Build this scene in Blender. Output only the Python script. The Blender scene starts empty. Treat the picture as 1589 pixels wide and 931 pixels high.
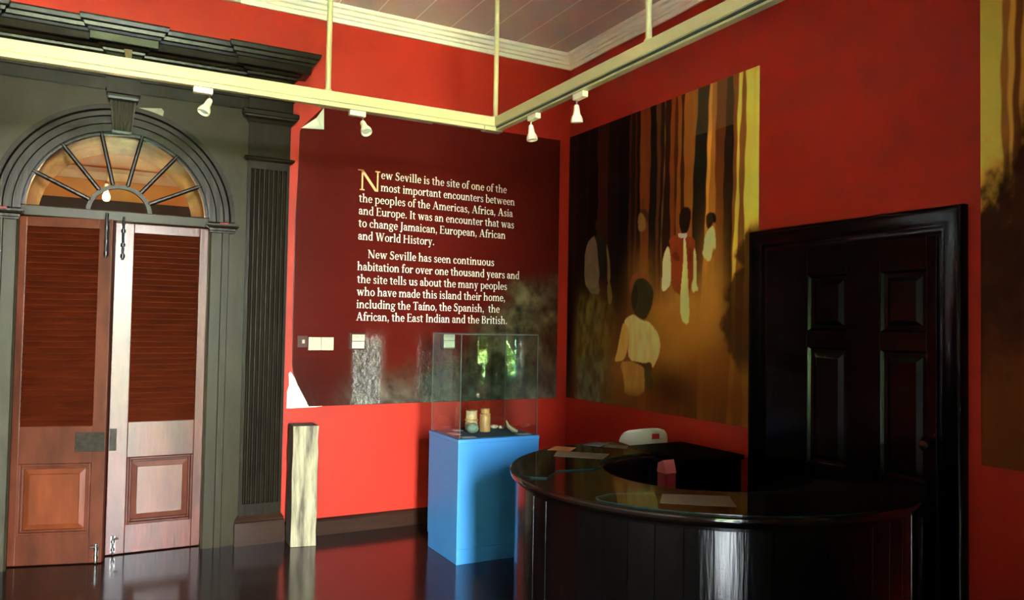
import bpy, math, random
import numpy as np
from mathutils import Vector, Matrix
R = math.radians
C = bpy.context.scene.collection
scene = bpy.context.scene

# ---------------------------------------------------------------- camera, sky, sun, exposure
YAW, PITCH, ROLL, FPX = R(28.3), R(1.88), R(1.0), 1196.4
fwd = Vector((math.sin(YAW) * math.cos(PITCH), math.cos(YAW) * math.cos(PITCH), math.sin(PITCH)))
r0 = Vector((math.cos(YAW), -math.sin(YAW), 0)); u0 = r0.cross(fwd)
rt = r0 * math.cos(ROLL) + u0 * math.sin(ROLL); up = -r0 * math.sin(ROLL) + u0 * math.cos(ROLL)
cd = bpy.data.cameras.new('camera'); cam = bpy.data.objects.new('camera', cd); C.objects.link(cam)
m = Matrix((rt, up, -fwd)).transposed().to_4x4(); m.translation = Vector((0, 0, 1.5)); cam.matrix_world = m
cd.sensor_width = 36; cd.lens = FPX / 1589 * 36; cd.clip_start = 0.01; cd.clip_end = 200
scene.camera = cam

vs = scene.view_settings
vs.view_transform = 'Standard'; vs.look = 'None'; vs.gamma = 1; vs.use_curve_mapping = False
vs.exposure = 8.6
cy_ = scene.cycles
cy_.use_denoising = True
cy_.max_bounces = 10; cy_.diffuse_bounces = 5; cy_.glossy_bounces = 6; cy_.transparent_max_bounces = 24
cy_.caustics_reflective = False; cy_.caustics_refractive = False
cy_.sample_clamp_indirect = 1.0

SKY = 1.0
w = bpy.data.worlds.new('sky'); scene.world = w; w.use_nodes = True
nt = w.node_tree; nt.nodes.clear()
wo = nt.nodes.new('ShaderNodeOutputWorld'); bg = nt.nodes.new('ShaderNodeBackground')
tc = nt.nodes.new('ShaderNodeTexCoord'); sx = nt.nodes.new('ShaderNodeSeparateXYZ'); cr = nt.nodes.new('ShaderNodeValToRGB')
nt.links.new(tc.outputs['Generated'], sx.inputs[0]); nt.links.new(sx.outputs['Z'], cr.inputs[0])
e = cr.color_ramp.elements
e[0].position = 0.0; e[0].color = (0.98, 0.97, 0.92, 1); e[1].position = 0.7; e[1].color = (0.35, 0.55, 0.9, 1)
k = e.new(0.25); k.color = (0.88, 0.95, 1.0, 1)
nt.links.new(cr.outputs[0], bg.inputs[0]); bg.inputs[1].default_value = SKY; nt.links.new(bg.outputs[0], wo.inputs[0])

sd = bpy.data.lights.new('sun', 'SUN'); sd.energy = 3.0; sd.angle = R(0.6); sd.color = (1, 0.95, 0.85)
so = bpy.data.objects.new('sun', sd); C.objects.link(so)
so.rotation_euler = Vector((0.25, -0.75, -1.25)).to_track_quat('-Z', 'Y').to_euler()

# ---------------------------------------------------------------- helpers
def tag(o, label=None, cat=None, group=None, kind=None):
    if label: o['label'] = label
    if cat: o['category'] = cat
    if group: o['group'] = group
    if kind: o['kind'] = kind
    return o

def thing(name, loc, label, cat, group=None, kind=None, rz=0):
    o = bpy.data.objects.new(name, None); C.objects.link(o)
    o.location = loc; o.rotation_euler = (0, 0, rz); o.empty_display_size = 0.1
    return tag(o, label, cat, group, kind)

def mat(name, col, rough=0.5, spec=0.5, var=0.0, vscale=(4, 4, 4), bump=0.0, bscale=None, col2=None, metal=0.0, attr=None, coat=0.0):
    mt = bpy.data.materials.new(name); mt.use_nodes = True
    n = mt.node_tree; b = n.nodes['Principled BSDF']
    b.inputs['Base Color'].default_value = (*col, 1); b.inputs['Roughness'].default_value = rough
    b.inputs['Specular IOR Level'].default_value = spec; b.inputs['Metallic'].default_value = metal
    b.inputs['Coat Weight'].default_value = coat; b.inputs['Coat Roughness'].default_value = 0.08
    if attr:
        a = n.nodes.new('ShaderNodeVertexColor'); a.layer_name = attr
        n.links.new(a.outputs['Color'], b.inputs['Base Color'])
    if var or bump or col2:
        g = n.nodes.new('ShaderNodeNewGeometry'); mp = n.nodes.new('ShaderNodeMapping')
        mp.inputs['Scale'].default_value = vscale; n.links.new(g.outputs['Position'], mp.inputs[0])
        nz = n.nodes.new('ShaderNodeTexNoise'); nz.inputs['Scale'].default_value = 1; nz.inputs['Detail'].default_value = 6
        nz.inputs['Roughness'].default_value = 0.62
        n.links.new(mp.outputs[0], nz.inputs['Vector'])
        if col2 or var:
            rp = n.nodes.new('ShaderNodeValToRGB'); el = rp.color_ramp.elements
            el[0].position = 0.33; el[1].position = 0.67
            c2 = col2 or tuple(c * (1 - var) for c in col)
            el[0].color = (*c2, 1); el[1].color = (*(col if col2 else tuple(min(1, c * (1 + var)) for c in col)), 1)
            n.links.new(nz.outputs[0], rp.inputs[0])
            if not attr: n.links.new(rp.outputs[0], b.inputs['Base Color'])
        if bump:
            src = nz
            if bscale:
                mp2 = n.nodes.new('ShaderNodeMapping'); mp2.inputs['Scale'].default_value = bscale
                n.links.new(g.outputs['Position'], mp2.inputs[0])
                src = n.nodes.new('ShaderNodeTexNoise'); src.inputs['Scale'].default_value = 1; src.inputs['Detail'].default_value = 4
                n.links.new(mp2.outputs[0], src.inputs['Vector'])
            bm = n.nodes.new('ShaderNodeBump'); bm.inputs['Strength'].default_value = bump; bm.inputs['Distance'].default_value = 0.01
            n.links.new(src.outputs[0], bm.inputs['Height']); n.links.new(bm.outputs[0], b.inputs['Normal'])
    return mt

class MB:
    def __init__(s): s.v = []; s.f = []
    def add(s, vs_, fs):
        o = len(s.v); s.v += [tuple(p) for p in vs_]; s.f += [tuple(i + o for i in f) for f in fs]; return s
    def box(s, a, b):
        (x0, y0, z0), (x1, y1, z1) = a, b
        return s.add([(x0, y0, z0), (x1, y0, z0), (x1, y1, z0), (x0, y1, z0), (x0, y0, z1), (x1, y0, z1), (x1, y1, z1), (x0, y1, z1)],
                     [(0, 3, 2, 1), (4, 5, 6, 7), (0, 1, 5, 4), (1, 2, 6, 5), (2, 3, 7, 6), (3, 0, 4, 7)])
    def prism(s, pts, axis, a, b):
        """polygon pts (2-D) extruded along axis from a to b"""
        n = len(pts)
        def P(p, t):
            return {0: (t, p[0], p[1]), 1: (p[0], t, p[1]), 2: (p[0], p[1], t)}[axis]
        vs_ = [P(p, a) for p in pts] + [P(p, b) for p in pts]
        return s.add(vs_, [tuple(range(n))[::-1], tuple(range(n, 2 * n))] + [(i, (i + 1) % n, n + (i + 1) % n, n + i) for i in range(n)])
    def frustum(s, r0_, r1_):
        """two rings of points joined and capped"""
        n = len(r0_)
        return s.add(list(r0_) + list(r1_), [tuple(range(n))[::-1], tuple(range(n, 2 * n))] + [(i, (i + 1) % n, n + (i + 1) % n, n + i) for i in range(n)])
    def rings(s, rs, cap=True, closed=False):
        n = len(rs[0]); vs_ = [p for r in rs for p in r]; fs = []
        m_ = len(rs)
        for j in range(m_ if closed else m_ - 1):
            k_ = (j + 1) % m_
            for i in range(n): fs.append((j * n + i, j * n + (i + 1) % n, k_ * n + (i + 1) % n, k_ * n + i))
        if cap and not closed: fs += [tuple(range(n))[::-1], tuple(range((m_ - 1) * n, m_ * n))]
        return s.add(vs_, fs)
    def tube(s, pts, rad, n=12):
        pts = [Vector(p) for p in pts]; rs = []
        if not hasattr(rad, '__len__'): rad = [rad] * len(pts)
        for i, p in enumerate(pts):
            d = (pts[min(i + 1, len(pts) - 1)] - pts[max(i - 1, 0)]).normalized()
            a = d.orthogonal().normalized() if i == 0 else (a - d * a.dot(d)).normalized()
            b = d.cross(a)
            rs.append([p + (a * math.cos(2 * math.pi * q / n) + b * math.sin(2 * math.pi * q / n)) * rad[i] for q in range(n)])
        return s.rings(rs)
    def lathe(s, prof, c=(0, 0, 0), n=24, axis=None):
        """prof: (r, z) list around the axis through c"""
        q = Vector(axis).normalized().to_track_quat('Z', 'Y').to_matrix() if axis else Matrix.Identity(3)
        c = Vector(c)
        return s.rings([[c + q @ Vector((max(r, 1e-4) * math.cos(2 * math.pi * i / n), max(r, 1e-4) * math.sin(2 * math.pi * i / n), z)) for i in range(n)] for r, z in prof])
    def moulding(s, prof, x0, x1, y0, d0=0.0, left=True, right=True):
        """profile (projection, z) run along x on the plane y0, mitred returns at its ends"""
        L = [(x0 - ((d - d0) if left else 0), y0 - d, z) for d, z in prof]
        Rr = [(x1 + ((d - d0) if right else 0), y0 - d, z) for d, z in prof]
        LB = [(p[0], y0, p[2]) for p in L]; RB = [(p[0], y0, p[2]) for p in Rr]
        n = len(prof); fs = []
        for i in range(n - 1):
            fs += [(i, i + 1, n + i + 1, n + i), (2 * n + i, 2 * n + i + 1, i + 1, i), (n + i, n + i + 1, 3 * n + i + 1, 3 * n + i)]
        return s.add(L + Rr + LB + RB, fs)
    def build(s, name, material, parent=None, world=True, smooth=False, bevel=0.0, sharp=35):
        me = bpy.data.meshes.new(name)
        off = Vector((0, 0, 0))
        if parent is not None and world:
            p = parent
            while p is not None: off += Vector(p.location); p = p.parent
        me.from_pydata([tuple(Vector(v) - off) for v in s.v], [], s.f); me.update()
        me.materials.append(material)
        o = bpy.data.objects.new(name, me); C.objects.link(o)
        if parent is not None: o.parent = parent
        import bmesh as _b
        bm = _b.new(); bm.from_mesh(me); _b.ops.recalc_face_normals(bm, faces=bm.faces); bm.to_mesh(me); bm.free()
        if smooth:
            me.polygons.foreach_set('use_smooth', [True] * len(me.polygons)); me.set_sharp_from_angle(angle=R(sharp))
        if bevel:
            b = o.modifiers.new('bevel', 'BEVEL'); b.width = bevel; b.segments = 2; b.limit_method = 'ANGLE'; b.angle_limit = R(40)
        return o

def copy_tree(o, parent=None):
    c = o.copy(); C.objects.link(c); c.parent = parent
    for ch in list(o.children): copy_tree(ch, c)
    return c

def structure(o): o['kind'] = 'structure'; return o

def arch_wall(mb, x0, x1, z0, z1, cx, r, zs, y0, y1, n=32):
    """a wall slab with an opening of half-width r that ends in a half circle springing at zs"""
    for a, b in ((x0, cx - r), (cx + r, x1)): mb.box((a, y0, z0), (b, y1, zs))
    pts = [(cx - r * math.cos(math.pi * i / n), zs + r * math.sin(math.pi * i / n)) for i in range(n + 1)]
    mb.prism([(x0, zs), (cx - r, zs), (cx - r, z1), (x0, z1)], 1, y0, y1)
    mb.prism([(cx + r, zs), (x1, zs), (x1, z1), (cx + r, z1)], 1, y0, y1)
    for i in range(n):
        (xa, za), (xb, zb) = pts[i], pts[i + 1]
        mb.prism([(xa, za), (xb, zb), (xb, z1), (xa, z1)], 1, y0, y1)
    return mb

def floor_mat(name, c1, c2, width, rough, gap=(0.004, 0.002, 0.001), axis='X', spec=0.5):
    mt = bpy.data.materials.new(name); mt.use_nodes = True; n = mt.node_tree; b = n.nodes['Principled BSDF']
    g = n.nodes.new('ShaderNodeNewGeometry'); sp = n.nodes.new('ShaderNodeSeparateXYZ'); n.links.new(g.outputs['Position'], sp.inputs[0])
    dv = n.nodes.new('ShaderNodeMath'); dv.operation = 'DIVIDE'; dv.inputs[1].default_value = width; n.links.new(sp.outputs[axis], dv.inputs[0])
    fl = n.nodes.new('ShaderNodeMath'); fl.operation = 'FLOOR'; n.links.new(dv.outputs[0], fl.inputs[0])
    fr = n.nodes.new('ShaderNodeMath'); fr.operation = 'FRACT'; n.links.new(dv.outputs[0], fr.inputs[0])
    wn = n.nodes.new('ShaderNodeTexWhiteNoise'); wn.noise_dimensions = '1D'; n.links.new(fl.outputs[0], wn.inputs['W'])
    mp = n.nodes.new('ShaderNodeMapping'); mp.inputs['Scale'].default_value = (30, 2, 30) if axis == 'X' else (2, 30, 30)
    n.links.new(g.outputs['Position'], mp.inputs[0])
    nz = n.nodes.new('ShaderNodeTexNoise'); nz.inputs['Scale'].default_value = 1; nz.inputs['Detail'].default_value = 5; n.links.new(mp.outputs[0], nz.inputs['Vector'])
    ad = n.nodes.new('ShaderNodeMath'); ad.operation = 'MULTIPLY_ADD'; ad.inputs[1].default_value = 0.5; n.links.new(wn.outputs[0], ad.inputs[0])
    hf = n.nodes.new('ShaderNodeMath'); hf.operation = 'MULTIPLY'; hf.inputs[1].default_value = 0.5; n.links.new(nz.outputs[0], hf.inputs[0]); n.links.new(hf.outputs[0], ad.inputs[2])
    mx = n.nodes.new('ShaderNodeMix'); mx.data_type = 'RGBA'; mx.inputs[6].default_value = (*c1, 1); mx.inputs[7].default_value = (*c2, 1)
    n.links.new(ad.outputs[0], mx.inputs[0])
    lt = n.nodes.new('ShaderNodeMath'); lt.operation = 'LESS_THAN'; lt.inputs[1].default_value = 0.03; n.links.new(fr.outputs[0], lt.inputs[0])
    m2 = n.nodes.new('ShaderNodeMix'); m2.data_type = 'RGBA'; m2.inputs[7].default_value = (*gap, 1)
    n.links.new(lt.outputs[0], m2.inputs[0]); n.links.new(mx.outputs[2], m2.inputs[6]); n.links.new(m2.outputs[2], b.inputs['Base Color'])
    b.inputs['Roughness'].default_value = rough; b.inputs['Specular IOR Level'].default_value = spec
    nb = n.nodes.new('ShaderNodeTexNoise'); nb.inputs['Scale'].default_value = 3; nb.inputs['Detail'].default_value = 3
    n.links.new(g.outputs['Position'], nb.inputs['Vector'])
    sm = n.nodes.new('ShaderNodeMath'); sm.operation = 'MULTIPLY_ADD'; sm.inputs[1].default_value = -0.8; n.links.new(lt.outputs[0], sm.inputs[0]); n.links.new(nb.outputs[0], sm.inputs[2])
    bp = n.nodes.new('ShaderNodeBump'); bp.inputs['Strength'].default_value = 0.12; bp.inputs['Distance'].default_value = 0.01
    n.links.new(sm.outputs[0], bp.inputs['Height']); n.links.new(bp.outputs[0], b.inputs['Normal'])
    return mt

def glass_mat(name, tint=(0.93, 0.97, 0.95), ior=1.5):
    mt = bpy.data.materials.new(name); mt.use_nodes = True; n = mt.node_tree; n.nodes.clear()
    o = n.nodes.new('ShaderNodeOutputMaterial'); mx = n.nodes.new('ShaderNodeMixShader')
    f = n.nodes.new('ShaderNodeFresnel'); f.inputs[0].default_value = ior
    t = n.nodes.new('ShaderNodeBsdfTransparent'); t.inputs[0].default_value = (*tint, 1)
    g = n.nodes.new('ShaderNodeBsdfGlossy'); g.inputs['Roughness'].default_value = 0.0
    ge = n.nodes.new('ShaderNodeNewGeometry'); iv = n.nodes.new('ShaderNodeMath'); iv.operation = 'SUBTRACT'; iv.inputs[0].default_value = 1.0
    n.links.new(ge.outputs['Backfacing'], iv.inputs[1]); mu = n.nodes.new('ShaderNodeMath'); mu.operation = 'MULTIPLY'
    n.links.new(f.outputs[0], mu.inputs[0]); n.links.new(iv.outputs[0], mu.inputs[1])      # light leaves the far face unreflected
    n.links.new(mu.outputs[0], mx.inputs[0]); n.links.new(t.outputs[0], mx.inputs[1]); n.links.new(g.outputs[0], mx.inputs[2])
    n.links.new(mx.outputs[0], o.inputs[0]); return mt

def emit_mat(name, col, strength):
    mt = bpy.data.materials.new(name); mt.use_nodes = True; b = mt.node_tree.nodes['Principled BSDF']
    b.inputs['Emission Color'].default_value = (*col, 1); b.inputs['Emission Strength'].default_value = strength
    b.inputs['Base Color'].default_value = (*col, 1); return mt

# ---------------------------------------------------------------- materials
M = {}
M['red'] = mat('red wall paint', (0.40, 0.019, 0.008), 0.45, 0.3, var=0.06, vscale=(1.3, 1.3, 1.3), bump=0.04, bscale=(40, 40, 40))
M['pale_wall'] = mat('pale wall paint', (0.2, 0.185, 0.16), 0.6)
M['white_paint'] = mat('cream ceiling paint', (0.78, 0.72, 0.6), 0.5, var=0.05, vscale=(2, 2, 2))
M['ceiling'] = floor_mat('painted ceiling boards', (0.52, 0.38, 0.32), (0.58, 0.44, 0.37), 0.29, 0.5, gap=(0.8, 0.74, 0.66))
M['floor'] = floor_mat('polished dark floor boards', (0.012, 0.006, 0.004), (0.03, 0.013, 0.008), 0.14, 0.14, spec=0.55)
M['portal'] = mat('dark painted timber', (0.0125, 0.0085, 0.0045), 0.27, 0.16, var=0.25, vscale=(6, 6, 2), bump=0.12, bscale=(40, 40, 6))
M['spandrel'] = mat('grey green painted boards', (0.027, 0.0205, 0.0105), 0.34, 0.12, var=0.18, vscale=(3, 3, 2), bump=0.08, bscale=(30, 30, 8))
M['greenish'] = mat('bare greenish timber', (0.06, 0.065, 0.04), 0.6, var=0.25, vscale=(6, 6, 20))
M['leaf_l'] = mat('red brown varnished timber', (0.09, 0.022, 0.01), 0.38, 0.25, var=0.35, vscale=(9, 9, 2.5), bump=0.08, bscale=(60, 60, 5))
M['panel_l'] = mat('orange brown varnished timber', (0.16, 0.036, 0.012), 0.38, 0.25, var=0.25, vscale=(8, 8, 2), bump=0.08, bscale=(60, 60, 5))
M['louvre'] = mat('dark red louvre timber', (0.055, 0.008, 0.002), 0.4, 0.15, var=0.3, vscale=(4, 4, 30))
M['baseboard'] = mat('brown baseboard timber', (0.024, 0.009, 0.0045), 0.36, 0.2, var=0.3, vscale=(4, 30, 30))
M['black_metal'] = mat('black iron', (0.012, 0.012, 0.012), 0.25, 0.5)
M['steel'] = mat('bright steel', (0.22, 0.22, 0.21), 0.3, metal=1.0)
M['grey_plate'] = mat('tarnished grey plate', (0.028, 0.022, 0.016), 0.5, 0.15, var=0.4, vscale=(40, 40, 40))
M['cream_metal'] = mat('cream enamelled metal', (0.42, 0.375, 0.19), 0.4, 0.5)
M['lamp_white'] = mat('white enamelled lamp', (0.6, 0.57, 0.42), 0.3, 0.5)
M['dark_gap'] = mat('dark groove', (0.02, 0.03, 0.03), 0.5)
M['black_wood'] = mat('black stained timber', (0.0012, 0.001, 0.0009), 0.17, 0.24, var=0.5, vscale=(25, 25, 1.5), bump=0.12, bscale=(45, 45, 2.5))
M['counter_top'] = mat('black lacquered top', (0.006, 0.003, 0.002), 0.1, 0.5, bump=0.02, bscale=(8, 8, 8))
M['blue'] = mat('blue painted board', (0.04, 0.22, 0.52), 0.45, 0.45, var=0.05, vscale=(3, 3, 3))
M['matt_black'] = mat('matt black board', (0.002, 0.0018, 0.0016), 0.8, 0.05)
M['glass_edge'] = mat('green glass edge', (0.003, 0.014, 0.011), 0.2, 0.4)
M['blue_deck'] = mat('dark blue display cloth', (0.02, 0.045, 0.09), 0.8)
M['glass'] = glass_mat('clear case glass', ior=2.1)
M['thin_glass'] = glass_mat('window glass', (0.96, 0.97, 0.95), 1.4)
M['sheet_glass'] = glass_mat('counter sheet glass', (0.86, 0.93, 0.89), 1.5)
M['cream_plastic'] = mat('cream plastic', (0.5, 0.47, 0.34), 0.35)
M['dark_box'] = mat('dark maroon box', (0.06, 0.012, 0.01), 0.3)
M['paper'] = mat('white card', (0.45, 0.43, 0.38), 0.7)
M['brown_paper'] = mat('tan paper sheet', (0.15, 0.11, 0.07), 0.9, 0.0)
M['orange_paper'] = mat('orange tinted leaflet', (0.3, 0.12, 0.045), 0.9, 0.0)
M['grey_paper'] = mat('grey blue leaflet', (0.12, 0.135, 0.145), 0.9, 0.0)
M['chair'] = mat('white plastic', (0.88, 0.9, 0.92), 0.35)

# ---------------------------------------------------------------- room shell
YB, XR, XL, YR = 5.47, 3.47, -3.2, -2.6
ZC = 3.775
structure(MB().box((XL - 0.3, YR - 0.3, -0.15), (XR + 0.3, YB + 0.45, 0)).build('floor', M['floor']))
tag(bpy.data.objects['floor'], 'polished dark timber floor boards', 'floor')
structure(MB().box((XL - 0.3, YR - 0.3, ZC), (XR + 0.3, YB + 0.45, ZC + 0.12)).build('ceiling', M['ceiling']))
tag(bpy.data.objects['ceiling'], 'pale painted board ceiling', 'ceiling')
ACX, ACZ = 0.11, 2.155
mb = MB(); arch_wall(mb, XL, XR, 0, ZC, ACX, 0.60, ACZ, YB, YB + 0.45)
tag(structure(mb.build('wall_back', M['red'])), 'red painted wall with the arched doorway', 'wall')
tag(structure(MB().box((XR, YR - 0.3, 0), (XR + 0.3, YB + 0.45, ZC)).build('wall_right', M['red'])), 'red painted wall behind the mural', 'wall')
tag(structure(MB().box((XL - 0.3, YR - 0.3, 0), (XL, YB + 0.45, ZC)).build('wall_left', M['pale_wall'])), 'pale painted wall outside the left of the photo', 'wall')
WIN = (-1.74, -0.38, 0.5, 1.36); DOO = (-0.1, 0.62, 0.0, 3.04)
mb = MB()
for a, b in ((XL, WIN[0]), (WIN[1], DOO[0]), (DOO[1], XR)): mb.box((a, YR - 0.3, 0), (b, YR, ZC))
mb.box((WIN[0], YR - 0.3, 0), (WIN[1], YR, WIN[2])); mb.box((WIN[0], YR - 0.3, WIN[3]), (WIN[1], YR, ZC)); mb.box((DOO[0], YR - 0.3, DOO[3]), (DOO[1], YR, ZC))
tag(structure(mb.build('wall_rear', M['pale_wall'])), 'pale painted wall behind the camera with window and open doorway', 'wall')
tag(structure(MB().box((1.05, -0.5, 0), (XR, -0.3, ZC)).build('wall_light_blocker', M['pale_wall'])), 'unseen pale partition added beside the camera to block doorway light', 'wall')  # added unseen stub that keeps the rear doorway's light off the right wall
for (a, b, c, d) in (WIN, DOO):                       # the openings guide the sky's light
    l = bpy.data.lights.new('sky_portal', 'AREA'); l.shape = 'RECTANGLE'; l.size = b - a; l.size_y = d - c
    l.cycles.is_portal = True
    o = bpy.data.objects.new('sky_portal', l); C.objects.link(o); o.location = ((a + b) / 2, YR - 0.15, (c + d) / 2)
    o.rotation_euler = Vector((0, 1, 0)).to_track_quat('-Z', 'Z').to_euler()

# rear window: green painted sash
t = thing('window_1', ((WIN[0] + WIN[1]) / 2, YR - 0.15, WIN[2]), 'green painted sash window mirrored in the display case glass', 'window', kind='structure')
M['green_paint'] = mat('green window paint', (0.12, 0.42, 0.26), 0.4)
mb = MB(); yA, yB_ = YR - 0.2, YR - 0.14
mb.box((WIN[0], yA, WIN[2]), (WIN[0] + 0.06, yB_, WIN[3])); mb.box((WIN[1] - 0.06, yA, WIN[2]), (WIN[1], yB_, WIN[3]))
mb.box((WIN[0] + 0.06, yA, WIN[2]), (WIN[1] - 0.06, yB_, WIN[2] + 0.07)); mb.box((WIN[0] + 0.06, yA, WIN[3] - 0.06), (WIN[1] - 0.06, yB_, WIN[3]))
mb.box((WIN[0] + 0.06, yA, 1.22), (WIN[1] - 0.06, yB_, 1.3))
mb.build('window_frame', M['green_paint'], t)
MB().box((WIN[0] - 0.05, YR - 0.02, WIN[2] - 0.05), (WIN[1] + 0.05, YR + 0.08, WIN[2])).build('window_sill', M['green_paint'], t)

# baseboards
def bb(name, a, b, axis, lab):
    prof = [(0, 0), (0.025, 0), (0.025, 0.095), (0.018, 0.105), (0.010, 0.113), (0, 0.116)]
    mb = MB()
    if axis == 'x': mb.prism([(YB - d, z) for d, z in prof], 0, a, b)
    else: mb.prism([(XR - d, z) for d, z in prof], 1, a, b)
    tag(structure(mb.build(name, M['baseboard'])), lab, 'baseboard')
bb('baseboard_back', 1.172, XR, 'x', 'brown timber baseboard along the red wall')
bb('baseboard_right', 3.41, YB - 0.025, 'y', 'brown timber baseboard under the mural')
bb('baseboard_side', YR, 2.06, 'y', 'brown timber baseboard beside the black door')
# ceiling cornice
cp = [(0, 3.662), (0.018, 3.662), (0.022, 3.69), (0.034, 3.695), (0.036, 3.715), (0.052, 3.722), (0.06, 3.745), (0.085, 3.75), (0.088, ZC), (0, ZC)]
tag(structure(MB().prism([(YB - d, z) for d, z in cp], 0, 0.80, XR).build('trim_1', M['white_paint'])), 'cream ceiling cornice above the text panel', 'cornice')
tag(structure(MB().prism([(XR - d, z) for d, z in cp], 1, YR, YB - 0.0).build('trim_2', M['white_paint'])), 'cream ceiling cornice above the mural', 'cornice')
M['grey_patch'] = mat('bare grey cornice', (0.3, 0.29, 0.22), 0.6, var=0.3, vscale=(8, 8, 8))
tag(structure(MB().prism([(YB - d * 1.05, z) for d, z in cp], 0, 0.66, 0.80).build('trim_3', M['grey_patch'])), 'short bare grey piece of ceiling cornice', 'cornice')
tag(structure(MB().prism([(YB - d, z) for d, z in cp], 0, XL, 0.66).build('trim_4', M['white_paint'])), 'cream ceiling cornice above the arched doorway', 'cornice')

# ---------------------------------------------------------------- the room beyond the fanlight
M['far_ceiling'] = mat('terracotta ceiling', (0.5, 0.2, 0.12), 0.6, var=0.06, vscale=(3, 30, 3))
M['far_wall'] = mat('ochre wall', (0.7, 0.4, 0.16), 0.6)
M['navy'] = mat('dark blue band', (0.025, 0.03, 0.05), 0.6)
FY = 9.5
mb = MB(); mb.box((-3.2, YB + 0.45, -0.15), (XR, FY + 0.2, 0)); tag(structure(mb.build('floor_beyond', M['floor'])), 'dark timber floor of the room beyond the doorway', 'floor')
tag(structure(MB().box((-3.2, YB + 0.45, 3.3), (XR, FY + 0.2, 3.4)).build('ceiling_beyond', M['far_ceiling'])), 'terracotta ceiling seen through the fanlight', 'ceiling')
tag(structure(MB().box((-3.2, FY, 0), (XR, FY + 0.2, 2.79)).build('wall_beyond', M['navy'])), 'dark blue wall band seen low through the fanlight', 'wall')
tag(structure(MB().box((-3.2, FY, 2.79), (XR, FY + 0.2, 3.3)).build('wall_beyond_upper', M['far_wall'])), 'ochre wall band seen through the fanlight', 'wall')
tag(structure(MB().box((-3.4, YB + 0.45, 0), (-3.2, FY + 0.2, 3.4)).build('wall_beyond_left', M['far_wall'])), 'ochre side wall of the room beyond', 'wall')
tag(structure(MB().box((XR, YB + 0.45, 0), (XR + 0.2, FY + 0.2, 3.4)).build('wall_beyond_right', M['far_wall'])), 'ochre end wall of the room beyond', 'wall')
tag(structure(MB().prism([(FY, 3.0), (FY - 0.03, 3.0), (FY - 0.07, 3.08), (FY - 0.12, 3.12), (FY, 3.14)], 0, -3.2, XR).build('trim_5', M['white_paint'])), 'white cornice seen through the fanlight', 'cornice')
tag(structure(MB().box((-0.10, YB + 1.0, 3.27), (-0.02, FY - 0.12, 3.3)).build('trim_6', M['white_paint'])), 'white ceiling batten seen through the fanlight', 'batten')
M['soffit'] = mat('pale copper coloured reveal plaster', (0.5, 0.23, 0.10), 0.4, 0.3, var=0.3, vscale=(7, 7, 7), bump=0.3, bscale=(9, 9, 9))
n = 36; mb = MB(); rs = []
for i in range(n + 1):
    c_, s_ = -math.cos(math.pi * i / n), math.sin(math.pi * i / n)
    rs.append([(ACX + r * c_, y, ACZ + r * s_) for r, y in ((0.598, YB + 0.12), (0.575, YB + 0.12), (0.49, YB + 0.42), (0.47, YB + 0.44), (0.598, YB + 0.44))])
mb.rings(rs)
tag(structure(mb.build('trim_7', M['soffit'], smooth=True)), 'copper coloured arched reveal behind the fanlight', 'reveal')
t = thing('light_bulb', (0.044, 7.5, 2.56), 'glowing bare bulb hanging beyond the fanlight', 'bulb')
MB().lathe([(0.0, -0.055), (0.022, -0.048), (0.032, -0.025), (0.03, 0.0), (0.016, 0.03), (0.013, 0.045), (0, 0.045)], (0.044, 7.5, 2.56)).build('bulb', emit_mat('lit bulb', (1.0, 0.62, 0.25), 0.012), t, smooth=True)
mb = MB(); mb.lathe([(0.018, 0.045), (0.02, 0.1), (0.006, 0.12), (0, 0.12)], (0.044, 7.5, 2.56)); mb.tube([(0.044, 7.5, 2.68), (0.044, 7.5, 3.3)], 0.004, 6); mb.build('cord', M['black_metal'], t)
l = bpy.data.lights.new('bulb_light', 'POINT'); l.energy = 0.3; l.color = (1, 0.62, 0.3); l.shadow_soft_size = 0.04
o = bpy.data.objects.new('bulb_light', l); C.objects.link(o); o.location = (0.0, 0, 0.0); o.parent = t
o.location = (0.0, -0.08, 0.0)

# ---------------------------------------------------------------- timber portal round the doorway
PB = 5.45                                             # face of the spandrel boards
portal = thing('trim_8', (ACX, PB, 0), 'dark timber classical surround of the arched doorway', 'door surround', kind='structure')
mb = MB(); arch_wall(mb, -0.66, 0.88, 0, 2.95, ACX, 0.655, ACZ, PB, YB); mb.build('spandrel_boards', M['spandrel'], portal)
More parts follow.
